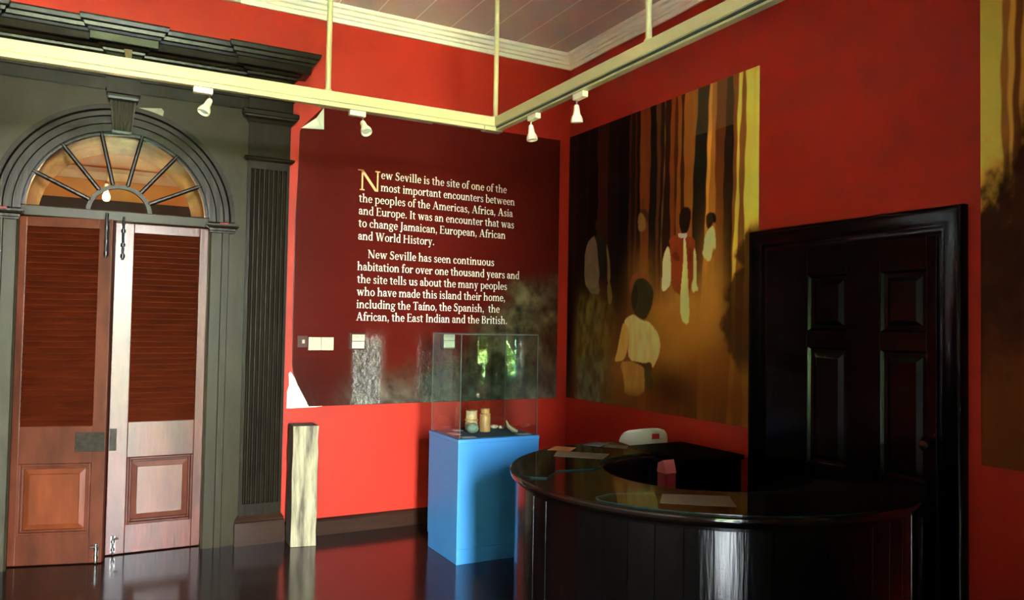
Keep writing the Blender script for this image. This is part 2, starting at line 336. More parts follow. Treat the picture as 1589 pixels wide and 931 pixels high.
# archivolt with jambs
prof = [(0.530, -0.09), (0.530, 0.0), (0.572, 0.0), (0.577, 0.010), (0.618, 0.010), (0.624, 0.022), (0.652, 0.022), (0.660, 0.046), (0.688, 0.046), (0.690, 0.0), (0.690, -0.018), (0.6, -0.018), (0.6, -0.09)]
rs = []
for i in range(49):
    a = math.pi * i / 48
    rs.append([(ACX + r * math.cos(a), PB - d, ACZ + r * math.sin(a)) for r, d in prof])
mb = MB(); mb.rings(rs); mb.build('archivolt', M['portal'], portal, smooth=True, sharp=20)
jp = [(0.535, -0.10), (0.535, 0.0), (0.548, 0.006), (0.612, 0.006), (0.616, 0.016), (0.655, 0.016), (0.660, 0.004), (0.667, 0.004), (0.667, -0.018), (0.6, -0.018), (0.6, -0.10)]
for s_ in (1, -1):
    mb = MB(); mb.prism([(ACX + s_ * r, PB - d) for r, d in jp], 2, 0.0, ACZ - 0.07); mb.build('jamb', M['spandrel'], portal)
    mb = MB()
    ip = [(0.0, 2.078), (0.03, 2.082), (0.03, 2.092), (0.036, 2.096), (0.036, 2.11), (0.05, 2.118), (0.055, 2.128), (0.055, 2.138), (0, 2.138)]
    xa, xb = (ACX + 0.535, ACX + 0.69) if s_ > 0 else (ACX - 0.69, ACX - 0.535)
    mb.moulding(ip, xa, xb, PB, 0.03); mb.build('impost', M['portal'], portal)
# pilasters (right and left of the door)
def pilaster(cx):
    mb = MB(); hw = 0.138; yf = 5.42; n = 8; fw = 0.245 / n
    zf0, zf1 = 0.27, 2.535
    # shaft with round-bottomed flutes
    xs = [(cx - hw, 0)]
    for i in range(n):
        xa = cx - 0.1225 + i * fw + 0.004
        for q in range(7):
            a = math.pi * q / 6; xs.append((xa + (fw - 0.008) * (1 - math.cos(a)) / 2, 0.017 * math.sin(a)))
    xs.append((cx + hw, 0))
    mb.prism([(x, yf + d) for x, d in xs] + [(cx + hw, YB), (cx - hw, YB)], 2, zf0, zf1)
    mb.box((cx - hw, yf, zf1), (cx + hw, YB, 2.86)); mb.box((cx - hw, yf, 0.19), (cx + hw, YB, zf0))
    p = mb.build('pilaster', M['portal'], portal)
    mb = MB(); mb.moulding([(0, 2.585), (0.062, 2.588), (0.075, 2.597), (0.08, 2.607), (0.075, 2.615), (0.052, 2.622), (0, 2.622)], cx - hw, cx + hw, YB, 0.05); mb.build('necking', M['portal'], portal)
    mb = MB(); mb.moulding([(0, 2.845), (0.055, 2.85), (0.068, 2.872), (0.088, 2.885), (0.09, 2.895), (0.097, 2.90), (0.097, 2.928), (0.085, 2.935), (0, 2.935)], cx - hw, cx + hw, YB, 0.05); mb.build('capital', M['portal'], portal)
    mb = MB(); mb.moulding([(0, 0), (0.072, 0), (0.072, 0.15), (0.064, 0.156), (0.066, 0.17), (0.055, 0.185), (0.05, 0.192), (0, 0.192)], cx - hw - 0.002, cx + hw + 0.002, YB, 0.05); mb.build('plinth', M['baseboard'], portal)
pilaster(1.012); pilaster(2 * ACX - 1.012)
# entablature: (projection, z) from the bottom of the architrave to the top of the cornice
def ent(d):
    arc = [(0, 2.935), (d, 2.935), (d, 3.005), (d + 0.008, 3.008), (d + 0.008, 3.065), (d + 0.014, 3.068), (d + 0.024, 3.082), (d + 0.024, 3.092), (0, 3.094)]
    fri = [(0, 3.094), (d, 3.094), (d, 3.155), (0, 3.155)]
    cor = [(0, 3.155), (d + 0.004, 3.155), (d + 0.018, 3.163), (d + 0.022, 3.176), (d + 0.036, 3.182), (d + 0.048, 3.196), (d + 0.094, 3.200), (d + 0.094, 3.244), (d + 0.102, 3.248), (d + 0.108, 3.262),
           (d + 0.122, 3.268), (d + 0.128, 3.288), (d + 0.142, 3.296), (d + 0.15, 3.318), (d + 0.15, 3.328), (0, 3.335)]
    return arc, fri, cor
for nm, i in (('architrave', 0), ('frieze', 1), ('cornice', 2)):
    mb = MB(); mb.moulding(ent(0.045)[i], -0.66, 0.875, YB, 0.045, False, False); mb.build(nm, M['portal'], portal)
    for xa, xb in ((0.862, 1.155), (2 * ACX - 1.155, 2 * ACX - 0.862), (0.006, 0.2)):
        mb = MB(); mb.moulding(ent(0.09)[i], xa, xb, YB, 0.09); mb.build(nm + '_block', M['portal'], portal)
mb = MB(); mb.box((-0.085, YB - 0.186, 3.198), (0.29, YB - 0.17, 3.243)); mb.build('bare_strip', M['greenish'], portal)
o = bpy.data.objects['bare_strip']; o['label'] = 'bare greenish timber strip above the keystone'
mb = MB(); mb.prism([(0.098, 3.20), (0.148, 3.20), (0.145, 3.13), (0.118, 3.115), (0.108, 3.14)], 1, YB - 0.125, YB - 0.105); o = mb.build('hanging_splinter', M['brown_paper'], portal); o['label'] = 'torn tan scrap hanging under the cornice'
# keystone
mb = MB(); kz0, kz1 = 2.675, 2.86; kc = 0.108
f0 = []; f1 = []
nfl = 6
def kring(hw, z):
    pts = [(kc - hw, YB)]; pts.append((kc - hw, YB - 0.085))
    for i in range(nfl):
        xa = kc - hw * 0.86 + i * hw * 1.72 / nfl; fw = hw * 1.72 / nfl
        for q in range(6):
            a = math.pi * q / 5; pts.append((xa + fw * (0.12 + 0.76 * (1 - math.cos(a)) / 2), YB - 0.085 + 0.012 * math.sin(a)))
    pts += [(kc + hw, YB - 0.085), (kc + hw, YB)]
    return [(x, y, z) for x, y in pts]
mb.frustum(kring(0.055, kz0), kring(0.073, kz1)); mb.build('keystone', M['spandrel'], portal)
mb = MB(); mb.moulding([(0, 2.858), (0.088, 2.86), (0.096, 2.872), (0.1, 2.885), (0.1, 2.9), (0.107, 2.905), (0.107, 2.935), (0, 2.935)], kc - 0.074, kc + 0.074, YB, 0.085); mb.build('keystone_cap', M['portal'], portal)
# torn card wedged beside the keystone
o = MB().prism([(0.185, 2.845), (0.33, 2.862), (0.345, 2.845), (0.335, 2.79), (0.29, 2.82)], 1, PB - 0.012, PB - 0.009).build('torn_card', mat('grey green torn card', (0.2, 0.19, 0.13), 0.6, var=0.3, vscale=(10, 10, 10)))
tag(o, 'torn grey card stuck beside the fluted keystone', 'card')

# ---------------------------------------------------------------- fanlight
FYc = 5.53
fan = thing('window_2', (ACX, FYc, 2.12), 'half round fanlight with six bars over the louvred doors', 'window', kind='structure')
def arcring(mb, ri, ro, y0, y1, a0=0, a1=math.pi, n=40, cz=ACZ + 0.01):
    rs = []
    for i in range(n + 1):
        a = a0 + (a1 - a0) * i / n; c_, s_ = math.cos(a), math.sin(a)
        rs.append([(ACX + ri * c_, y0, cz + ri * s_), (ACX + ro * c_, y0, cz + ro * s_), (ACX + ro * c_, y1, cz + ro * s_), (ACX + ri * c_, y1, cz + ri * s_)])
    return mb.rings(rs)
mb = MB(); arcring(mb, 0.512, 0.6, FYc - 0.012, FYc + 0.04); mb.build('fanlight_frame', M['portal'], fan, smooth=True)
mb = MB(); mb.box((ACX - 0.6, FYc - 0.02, 2.118), (ACX + 0.6, FYc + 0.04, 2.185)); mb.build('transom', M['spandrel'], fan, bevel=0.006)
mb = MB(); arcring(mb, 0.165, 0.19, FYc - 0.018, FYc + 0.02); mb.build('hub_arch', M['spandrel'], fan, smooth=True)
for i in range(1, 7):
    a = math.pi * i / 7; c_, s_ = math.cos(a), math.sin(a)
    p0 = Vector((ACX + 0.182 * c_, FYc, ACZ + 0.01 + 0.182 * s_)); p1 = Vector((ACX + 0.53 * c_, FYc, ACZ + 0.01 + 0.53 * s_))
    q = Vector((-s_, 0, c_)); f = Vector((0, 1, 0)); hw = 0.0125
    ring = lambda p: [p + q * hw - f * 0.006, p + q * hw * 0.4 - f * 0.018, p - q * hw * 0.4 - f * 0.018, p - q * hw - f * 0.006, p - q * hw + f * 0.02, p + q * hw + f * 0.02]
    MB().frustum(ring(p0), ring(p1)).build('glazing_bar', M['portal'], fan)
n = 40; pts = [(ACX + 0.52 * math.cos(math.pi * i / n), ACZ + 0.01 + 0.52 * math.sin(math.pi * i / n)) for i in range(n + 1)]
MB().prism(pts, 1, FYc + 0.006, FYc + 0.009).build('fanlight_glass', M['thin_glass'], fan)

# ---------------------------------------------------------------- louvred door leaves (hinged at local x=0 or mirrored)
def leaf(name, loc, rz, label, right, matf, matp, W=0.555):
    t = thing(name, loc, label, 'door', kind='structure', rz=rz)
    H = 2.112; T = 0.042
    def P(x): return W - x if right else x            # x counted from the hinge; right leaf is mirrored
    def bx(mb, xa, xb, ya, yb, za, zb): a, b = sorted((P(xa), P(xb))); mb.box((a, ya, za), (b, yb, zb)); return mb
    hs, ms = 0.092, 0.108                             # hinge stile, meeting stile
    if not right: hs, ms = 0.078, 0.076
    x0, x1 = hs, W - ms
    zl0, zl1, zp0, zp1 = 0.838, 2.052, 0.185, 0.612
    mb = MB()
    bx(mb, 0, x0, -T, 0, 0.006, H); bx(mb, x1, W, -T, 0, 0.006, H)
    bx(mb, x0, x1, -T, 0, 0.006, zp0); bx(mb, x0, x1, -T, 0, zp1, zl0); bx(mb, x0, x1, -T, 0, zl1, H)
    mb.build('door_frame', matf, t, world=False, bevel=0.003)
    # slats
    mb = MB(); n = 33; p = (zl1 - zl0) / n
    xa, xb = sorted((P(x0), P(x1)))
    for i in range(n):
        z = zl0 + i * p
        mb.prism([(-T + 0.003, z - 0.004), (-T + 0.0005, z + 0.002), (-0.006, z + p + 0.008), (-0.003, z + p + 0.002)], 0, xa + 0.001, xb - 0.001)
    mb.box((xa, -0.004, zl0), (xb, -0.001, zl1))
    mb.build('louvre', M['louvre'], t, world=False)
    # raised panel with moulding
    mb = MB()
    for k_, (ins, w_, d) in enumerate(((0, 0.016, -T - 0.006), (0.016, 0.014, -T + 0.004))):
        a0, a1, b0, b1 = xa + ins, xb - ins, zp0 + ins, zp1 - ins
        mb.box((a0, d, b0), (a0 + w_, -0.004, b1)); mb.box((a1 - w_, d, b0), (a1, -0.004, b1))
        mb.box((a0 + w_, d, b0), (a1 - w_, -0.004, b0 + w_)); mb.box((a0 + w_, d, b1 - w_), (a1 - w_, -0.004, b1))
    o = mb.build('panel_moulding', M['louvre'] if right else matf, t, world=False, bevel=0.003)
    mb = MB(); i0, i1 = 0.03, 0.068
    q = lambda i, y: [(xa + i, y, zp0 + i), (xb - i, y, zp0 + i), (xb - i, y, zp1 - i), (xa + i, y, zp1 - i)]
    mb.rings([q(i0, -0.004), q(i0, -T + 0.018), q(i1 - 0.006, -T + 0.006), q(i1 - 0.004, -T + 0.0), q(i1, -T + 0.0)], cap=True)
    mb.build('raised_panel', matp, t, world=False)
    # bolts on the meeting stile
    xm = W - (0.044 if right else 0.03)
    mb = MB(); bx(mb, xm - 0.014, xm + 0.014, -T - 0.004, -T, 1.885, 2.10)
    mb.tube([(P(xm), -T - 0.014, 1.875), (P(xm), -T - 0.014, 2.15)], 0.009, 10)
    for z in (1.90, 1.97, 2.06): mb.lathe([(0.0, -0.012), (0.014, -0.012), (0.014, 0.012), (0, 0.012)], (P(xm), -T - 0.013, z), 12)
    mb.build('top_bolt', M['black_metal'], t, world=False, smooth=True)
    mb = MB(); bx(mb, xm - 0.013, xm + 0.013, -T - 0.003, -T, 0.02, 0.12)
    mb.tube([(P(xm), -T - 0.012, 0.008), (P(xm), -T - 0.012, 0.125)], 0.007, 10)
    for z in (0.04, 0.09): mb.lathe([(0.0, -0.01), (0.012, -0.01), (0.012, 0.01), (0, 0.01)], (P(xm), -T - 0.011, z), 12)
    mb.tube([(P(xm), -T - 0.012, 0.105), (P(xm - 0.03), -T - 0.022, 0.105)], 0.004, 8)
    mb.build('bottom_bolt', M['steel'], t, world=False, smooth=True)
    mb = MB()
    if right: bx(mb, W - 0.045, W - 0.005, -T - 0.004, -T, 0.66, 0.80)
    else: bx(mb, W - 0.17, W - 0.003, -T - 0.006, -T, 0.682, 0.80)
    mb.build('lock_plate', M['grey_plate'], t, world=False, bevel=0.002)
    mb = MB()
    for z in (0.3, 1.0, 1.85): mb.tube([(P(-0.004), -T, z - 0.05), (P(-0.004), -T, z + 0.05)], 0.008, 8)
    mb.build('hinge', M['baseboard'], t, world=False, smooth=True)
    return t
M['leaf_r'] = mat('sheen tinted pinkish varnished timber', (0.095, 0.025, 0.017), 0.28, 0.24, var=0.35, vscale=(9, 9, 2.5), bump=0.06, bscale=(60, 60, 5))  # pinkish sheen on the right leaf is mixed into its timber colours
M['panel_r'] = mat('sheen tinted pale varnished timber', (0.11, 0.033, 0.021), 0.3, 0.26, var=0.3, vscale=(8, 8, 2), bump=0.06, bscale=(60, 60, 5))
leaf('door_1', (-0.45, 5.57, 0), math.atan2(5.39 - 5.54, 0.083 + 0.45), 'louvred door leaf standing ajar with a grey lock plate', False, M['leaf_l'], M['panel_l'])
leaf('door_2', (0.092, 5.57, 0), 0, 'closed louvred door leaf with a pale sheen tinted into its varnish', True, M['leaf_r'], M['panel_r'], 0.594)
# ---------------------------------------------------------------- black door in the right wall
dk = thing('door_3', (XR, 2.735, 0), 'black panelled door behind the curved counter', 'door', kind='structure')
M['black_door'] = mat('black door paint', (0.0012, 0.0011, 0.001), 0.22, 0.12, var=0.4, vscale=(20, 20, 2), bump=0.1, bscale=(50, 50, 4))
fp = [(0.0, -0.0), (0.0, 0.036), (0.002, 0.044), (0.007, 0.051), (0.014, 0.055), (0.021, 0.053), (0.028, 0.046), (0.085, 0.035), (0.09, 0.028), (0.13, 0.022), (0.13, 0.0)]
y0, y1, zt = 2.09, 3.38, 2.086
mb = MB(); out = []
for (yy, zz, sy, sz) in ((y0, 0, 1, 0), (y0, zt, 1, -1), (y1, zt, -1, -1), (y1, 0, -1, 0)):
    out.append([(XR - d, yy + sy * u, zz + sz * u) for u, d in fp])
M['black_frame'] = mat('black gloss door frame', (0.0015, 0.0012, 0.001), 0.2, 0.16)
mb.rings(out); mb.build('door_frame', M['black_frame'], dk, smooth=True, sharp=50)
mb = MB(); xf = XR - 0.02
cols = ((2.27, 2.535 - 0.02), (2.71, 2.962)); rows = ((1.50, 1.80), (0.78, 1.41), (0.14, 0.66))
ys = [2.22, 2.29, 2.515, 2.70, 2.95, 3.25]
ys = [2.22, cols[0][0], cols[0][1], cols[1][0], cols[1][1], 3.25]
for a, b in ((2.22, cols[0][0]), (cols[0][1], cols[1][0]), (cols[1][1], 3.25)): mb.box((xf - 0.012, a, 0.005), (XR, b, 1.956))
for a, b in cols:
    zz = [0.005] + [v for r in sorted(rows) for v in r] + [1.956]
    for i in range(0, len(zz), 2): mb.box((xf - 0.012, a, zz[i]), (XR, b, zz[i + 1]))
mb.build('door_leaf', M['black_door'], dk, bevel=0.002)
for a, b in cols:
    for c, d in rows:
        mb = MB(); qq = lambda i, x: [(x, a + i, c + i), (x, b - i, c + i), (x, b - i, d - i), (x, a + i, d - i)]
        mb.rings([qq(0.0, XR), qq(0.0, xf - 0.006), qq(0.012, xf + 0.006), qq(0.03, xf + 0.008), qq(0.055, xf - 0.006), qq(0.06, xf - 0.006)]); mb.build('door_panel', M['black_door'], dk)
mb = MB(); mb.lathe([(0.012, 0), (0.012, 0.03), (0.026, 0.036), (0.03, 0.05), (0.022, 0.064), (0, 0.066)], (xf - 0.012, 2.245, 0.98), 20, (-1, 0, 0)); mb.build('door_knob', M['black_metal'], dk, smooth=True)
# ---------------------------------------------------------------- text panel on the back wall
def srgb(c): 
    c = np.asarray(c, float) / 255.0
    return np.where(c <= 0.04045, c / 12.92, ((c + 0.055) / 1.055) ** 2.4)
def vnoise(nx, nz, cx, cz, seed, octs=4):
    """smooth value noise, cx by cz cells in the first octave"""
    rg = np.random.RandomState(seed); out = np.zeros((nz, nx)); amp = 1; tot = 0
    for k_ in range(octs):
        gx, gz = int(cx * 2 ** k_) + 2, int(cz * 2 ** k_) + 2
        g = rg.rand(gz, gx); X = np.linspace(0, gx - 1.001, nx); Z = np.linspace(0, gz - 1.001, nz)
        xi, zi = X.astype(int), Z.astype(int); xf_, zf_ = X - xi, Z - zi
        xf_ = xf_ * xf_ * (3 - 2 * xf_); zf_ = zf_ * zf_ * (3 - 2 * zf_)
        a = g[np.ix_(zi, xi)] * (1 - xf_) + g[np.ix_(zi, xi + 1)] * xf_
        b = g[np.ix_(zi + 1, xi)] * (1 - xf_) + g[np.ix_(zi + 1, xi + 1)] * xf_
        out += amp * (a * (1 - zf_)[:, None] + b * zf_[:, None]); tot += amp; amp *= 0.55
    return out / tot
def sstep(a, b, x): 
    t = np.clip((x - a) / (b - a), 0, 1); return t * t * (3 - 2 * t)
def blur(a, n=1):
    for _ in range(n):
        p = np.pad(a, 1, mode='edge'); a = (p[:-2, 1:-1] + p[2:, 1:-1] + p[1:-1, :-2] + p[1:-1, 2:] + 2 * p[1:-1, 1:-1]) / 6
    return a
def poly(pts, S, Z):
    ins = np.zeros(S.shape, bool); n = len(pts)
    for i in range(n):
        (xa, za), (xb, zb) = pts[i], pts[(i + 1) % n]
        if za == zb: continue
        c = (za > Z) != (zb > Z); ins ^= c & (S < (xb - xa) * (Z - za) / (zb - za) + xa)
    return ins.astype(float)
def spline(pts, it=2):
    for _ in range(it):
        q = []
        for i in range(len(pts)):
            a, b = pts[i], pts[(i + 1) % len(pts)]
            q += [(a[0] * .75 + b[0] * .25, a[1] * .75 + b[1] * .25), (a[0] * .25 + b[0] * .75, a[1] * .25 + b[1] * .75)]
        pts = q
    return pts
def sheet(name, pos, cols, thick_dir, t, material, parent=None):
    """grid of points (nz, nx, 3) as a thin printed sheet with per-point printed colours"""
    nz, nx = pos.shape[:2]; N = nz * nx
    P = pos.reshape(-1, 3); bk = P + np.array(thick_dir) * t
    idx = np.arange(N).reshape(nz, nx)
    q = np.stack([idx[:-1, :-1], idx[:-1, 1:], idx[1:, 1:], idx[1:, :-1]], -1).reshape(-1, 4)
    rim = np.concatenate([idx[0, :], idx[1:, -1], idx[-1, -2::-1], idx[-2:0:-1, 0]])
    rq = np.stack([rim, np.roll(rim, -1), np.roll(rim, -1) + N, rim + N], -1)
    F = np.concatenate([q, q[:, ::-1] + N, rq[:, ::-1]])
    V = np.concatenate([P, bk])
    off = np.array(parent.location) if parent is not None else np.zeros(3)
    me = bpy.data.meshes.new(name); me.vertices.add(len(V)); me.vertices.foreach_set('co', (V - off).astype(np.float32).ravel())
    me.loops.add(F.size); me.loops.foreach_set('vertex_index', F.ravel().astype(np.int32))
    me.polygons.add(len(F)); me.polygons.foreach_set('loop_start', np.arange(0, F.size, 4, dtype=np.int32))
    me.update(calc_edges=True)
    ca = me.color_attributes.new('print', 'FLOAT_COLOR', 'POINT')
    col = np.ones((len(V), 4), np.float32); col[:N, :3] = cols.reshape(-1, 3); col[N:, :3] = 0.7
    ca.data.foreach_set('color', col.ravel())
    me.materials.append(material); o = bpy.data.objects.new(name, me); C.objects.link(o)
    if parent is not None: o.parent = parent
    return o

M['panel_print'] = mat('printed laminate of the text panel', (1, 1, 1), 0.22, 0.5, attr='print')
n_ = M['panel_print'].node_tree; b_ = n_.nodes['Principled BSDF']
g_ = n_.nodes.new('ShaderNodeNewGeometry')
mr_ = n_.nodes.new('ShaderNodeAttribute'); mr_.attribute_name = 'crinkle'
nz_ = n_.nodes.new('ShaderNodeTexNoise'); nz_.inputs['Scale'].default_value = 30; nz_.inputs['Detail'].default_value = 5; nz_.inputs['Roughness'].default_value = 0.6
n_.links.new(g_.outputs['Position'], nz_.inputs['Vector'])
sl_ = n_.nodes.new('ShaderNodeMath'); sl_.operation = 'MULTIPLY_ADD'; sl_.inputs[1].default_value = 0.8; sl_.inputs[2].default_value = 0.15
n_.links.new(mr_.outputs['Fac'], sl_.inputs[0]); n_.links.new(sl_.outputs[0], b_.inputs['Specular IOR Level'])
bp_ = n_.nodes.new('ShaderNodeBump'); bp_.inputs['Distance'].default_value = 0.045
n_.links.new(mr_.outputs['Fac'], bp_.inputs['Strength']); n_.links.new(nz_.outputs[0], bp_.inputs['Height']); n_.links.new(bp_.outputs[0], b_.inputs['Normal'])

PX0, PX1, PZ0, PZ1 = 1.20, 3.375, 0.905, 3.055
panel = thing('text_panel', ((PX0 + PX1) / 2, YB, PZ0), 'large dark maroon wall panel printed with white text, corners peeling', 'panel')
nx, nz = 420, 420
U = np.linspace(0, 1, nx)[None, :].repeat(nz, 0); Zc = np.linspace(PZ0, PZ1, nz)[:, None].repeat(nx, 1)
xl = np.interp(Zc[:, 0], [0.905, 0.93, 1.05, 1.14, 1.2, 1.6, 2.2, 2.5, 2.84, 2.87, 3.055], [1.335, 1.318, 1.255, 1.218, 1.21, 1.205, 1.205, 1.215, 1.222, 1.235, 1.40])[:, None]
X = xl + U * (PX1 - xl)
base = np.ones((nz, nx, 3)) * np.array([0.078, 0.0062, 0.004])
base *= (0.9 + 0.2 * vnoise(nx, nz, 3, 3, 3))[..., None]
band = vnoise(nx, nz, 2, 120, 9, 2); base *= (0.95 + 0.1 * band)[..., None]
rock = vnoise(nx, nz, 9, 9, 5, 6); rock2 = vnoise(nx, nz, 34, 26, 6, 4)
ridge = np.abs(rock - 0.5) * 4
tex = np.clip(0.25 + 0.9 * ridge * rock2 + 0.5 * (rock2 - 0.5), 0.03, 1.2)
rock_glint_col = tex[..., None] * np.array([0.16, 0.13, 0.06])
grey = tex[..., None] * np.array([0.16, 0.17, 0.12])
rock_glint_col = rock_glint_col + (grey - rock_glint_col) * sstep(1.25, 1.0, Zc)[..., None]
edge = 2.78 - 0.35 * sstep(1.75, 1.45, Zc) - 0.5 * sstep(1.35, 1.05, Zc) + 0.25 * (rock - 0.5)
mask = sstep(0, 0.35, X - edge) * sstep(1.98, 1.72, Zc + 0.25 * (rock - 0.5)) * (0.55 + 0.45 * sstep(3.37, 3.0, X))
streak_glint = sstep(1.60, 1.68, X + 0.05 * (rock - 0.5)) * sstep(1.88, 1.83, X) * sstep(1.44, 1.3, Zc + 0.15 * (rock2 - 0.5)) * 0.8  # reflected streak painted into the print in the rock colour
low = sstep(1.28, 0.95, Zc + 0.3 * (rock2 - 0.5)) * sstep(1.45, 1.75, X) * 0.8
mask = np.maximum(np.maximum(mask, low * 0.9), streak_glint)
cols = base * (1 - mask[..., None]) + rock_glint_col * mask[..., None]
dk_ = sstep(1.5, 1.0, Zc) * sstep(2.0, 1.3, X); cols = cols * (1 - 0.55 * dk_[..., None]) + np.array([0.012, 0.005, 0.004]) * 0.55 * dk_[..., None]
# the lower half has buckled off the wall in shallow vertical waves
wav = 0.0008 * np.sin((X - 1.2) * 11.0) * sstep(1.5, 1.2, Zc) * sstep(1.2, 1.4, X) * sstep(3.37, 3.2, X)
Yp = YB - 0.0045 - wav - 0.0006
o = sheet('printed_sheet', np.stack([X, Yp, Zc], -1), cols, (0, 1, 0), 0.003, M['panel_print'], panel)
o.data.polygons.foreach_set('use_smooth', [True] * len(o.data.polygons))
# how far the printed sheet has crinkled where it has come off the wall
cr_ = 0.012 + 0.0 * X
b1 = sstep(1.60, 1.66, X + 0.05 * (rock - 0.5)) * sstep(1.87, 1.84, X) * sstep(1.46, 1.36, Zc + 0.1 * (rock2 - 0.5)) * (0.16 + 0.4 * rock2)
b2 = sstep(2.06, 2.16, X + 0.1 * (rock - 0.5)) * sstep(1.55, 1.3, Zc + 0.3 * (rock - 0.5)) * 0.3
b3 = sstep(2.75, 3.0, X) * sstep(1.9, 1.6, Zc + 0.3 * (rock - 0.5)) * 0.25
b4 = 0.10 * sstep(1.12, 0.95, Zc + 0.1 * (rock2 - 0.5))
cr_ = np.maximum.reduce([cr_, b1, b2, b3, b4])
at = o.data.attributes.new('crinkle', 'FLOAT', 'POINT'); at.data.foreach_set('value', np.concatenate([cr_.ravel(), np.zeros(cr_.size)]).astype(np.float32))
# folded corner and peeled backing
M['backing'] = mat('pale sheet backing', (0.62, 0.6, 0.48), 0.55)
mb = MB(); yq = YB - 0.012
mb.add([(1.228, yq, 2.862), (1.39, yq, 2.875), (1.384, yq - 0.01, 3.03), (1.33, yq - 0.022, 2.945), (1.36, yq - 0.016, 2.90), (1.228, yq + .002, 2.862), (1.39, yq + .002, 2.875), (1.384, yq - 0.008, 3.03), (1.33, yq - 0.02, 2.945), (1.36, yq - 0.014, 2.90)],
       [(0, 1, 4, 3), (1, 2, 3, 4), (5, 8, 9, 6), (6, 9, 8, 7), (0, 3, 8, 5), (3, 2, 7, 8), (0, 5, 6, 1), (1, 6, 7, 2)])
o = mb.build('folded_corner', M['backing'], panel); o['label'] = 'pale folded top corner'
M['white_back'] = mat('white sheet backing', (0.85, 0.82, 0.72), 0.5)
mb = MB(); mb.prism([(1.19, 1.14), (1.204, 1.15), (1.345, 0.925), (1.43, 0.912), (1.43, 0.903), (1.37, 0.898), (1.182, 0.896), (1.182, 1.01), (1.195, 1.06)], 1, YB - 0.004, YB - 0.001)
mb.prism([(1.235, 1.06), (1.255, 1.05), (1.32, 0.93), (1.30, 0.925)], 1, YB - 0.014, YB - 0.012)
o = mb.build('peeled_backing', M['white_back'], panel); o['label'] = 'white backing laid bare at the lower corner'

# lettering: a heavy book serif drawn with strokes
XH, CAP, ASC, T_, t_ = 0.46, 0.68, 0.73, 0.108, 0.042
class G:
    def __init__(s): s.q = []
    def poly(s, *p): s.q.append(p); return s
    def S(s, x, y0, y1, b=None, tp=None, w=T_):
        s.poly((x, y0), (x + w, y0), (x + w, y1), (x, y1))
        e_ = 0.055
        if b: s.poly((x - e_ * ('l' in b), y0), (x + w + e_ * ('r' in b), y0), (x + w + e_ * ('r' in b) * .9, y0 + 0.036), (x - e_ * ('l' in b) * .9, y0 + 0.036))
        if tp == 'f': s.poly((x, y1), (x - 0.062, y1 - 0.055), (x - 0.062, y1 - 0.082), (x, y1 - 0.07))
        elif tp: s.poly((x - e_ * ('l' in tp), y1 - 0.036), (x + w + e_ * ('r' in tp), y1 - 0.036), (x + w + e_ * ('r' in tp), y1), (x - e_ * ('l' in tp), y1))
        return s
    def A(s, cx, cy, rx, ry, a0, a1, T=T_, t=t_):
        n = max(4, int(abs(a1 - a0) / 15)); pr = None
        for i in range(n + 1):
            a = R(a0 + (a1 - a0) * i / n); c_, s_ = math.cos(a), math.sin(a)
            p = ((cx + rx * c_, cy + ry * s_), (cx + (rx - T) * c_, cy + (ry - t) * s_))
            if pr: s.poly(pr[0], p[0], p[1], pr[1])
            pr = p
        return s
    def L(s, x0, y0, x1, y1, w): return s.poly((x0 - w / 2, y0), (x0 + w / 2, y0), (x1 + w / 2, y1), (x1 - w / 2, y1))
    def H(s, x0, x1, y, w=0.04): return s.poly((x0, y - w / 2), (x1, y - w / 2), (x1, y + w / 2), (x0, y + w / 2))
    def dot(s, x, y, r=0.062): return s.poly(*[(x + r * math.cos(k * math.pi / 5), y + r * math.sin(k * math.pi / 5)) for k in range(10)])
FONT = {}
def gl(ch, w): FONT[ch] = (G(), w); return FONT[ch][0]
gl(' ', 0.24)
gl('.', 0.24).dot(0.12, 0.055); gl(',', 0.24).dot(0.115, 0.06).poly((0.13, 0.09), (0.175, 0.04), (0.085, -0.14), (0.06, -0.125), (0.115, 0.0))
gl('a', 0.47).S(0.27, 0.04, 0.33).A(0.2, 0.315, 0.178, 0.158, 0, 160, T_, 0.05).A(0.19, 0.135, 0.165, 0.145, 60, 330, 0.095).L(0.35, 0.02, 0.35, 0.06, 0.1).poly((0.3, 0.06), (0.40, 0.0), (0.47, 0.035), (0.46, 0.06), (0.38, 0.06)).dot(0.075, 0.35, 0.042)
gl('b', 0.54).S(0.06, 0.0, ASC, None, 'f').A(0.27, 0.225, 0.235, 0.24, -180, 145)
gl('c', 0.45).A(0.245, 0.225, 0.215, 0.24, 48, 325).dot(0.36, 0.355, 0.05)
gl('d', 0.55).S(0.36, 0.0, ASC, 'r', 'f').A(0.27, 0.225, 0.235, 0.24, 30, 330)
gl('e', 0.48).A(0.245, 0.225, 0.215, 0.24, 0, 325).H(0.1, 0.455, 0.245, 0.036)
gl('f', 0.34).S(0.09, 0, 0.58, 'lr').A(0.265, 0.57, 0.175, 0.16, 45, 180).dot(0.335, 0.66, 0.05).H(0.0, 0.32, XH - 0.02)
gl('g', 0.51).A(0.235, 0.305, 0.195, 0.16, 0, 360, 0.085).A(0.24, -0.085, 0.215, 0.13, 0, 360, 0.075, 0.045).L(0.11, 0.06, 0.15, 0.17, 0.07).poly((0.08, 0.015), (0.3, 0.015), (0.4, -0.03), (0.4, 0.04), (0.3, 0.09), (0.08, 0.09)).poly((0.35, 0.40), (0.5, 0.44), (0.5, 0.385), (0.38, 0.36))
gl('h', 0.58).S(0.06, 0, ASC, 'lr', 'f').S(0.38, 0, 0.3, 'lr').A(0.3, 0.27, 0.188, 0.2, 0, 165, T_, 0.06)
gl('i', 0.29).S(0.09, 0, XH, 'lr', 'f').dot(0.14, 0.62)
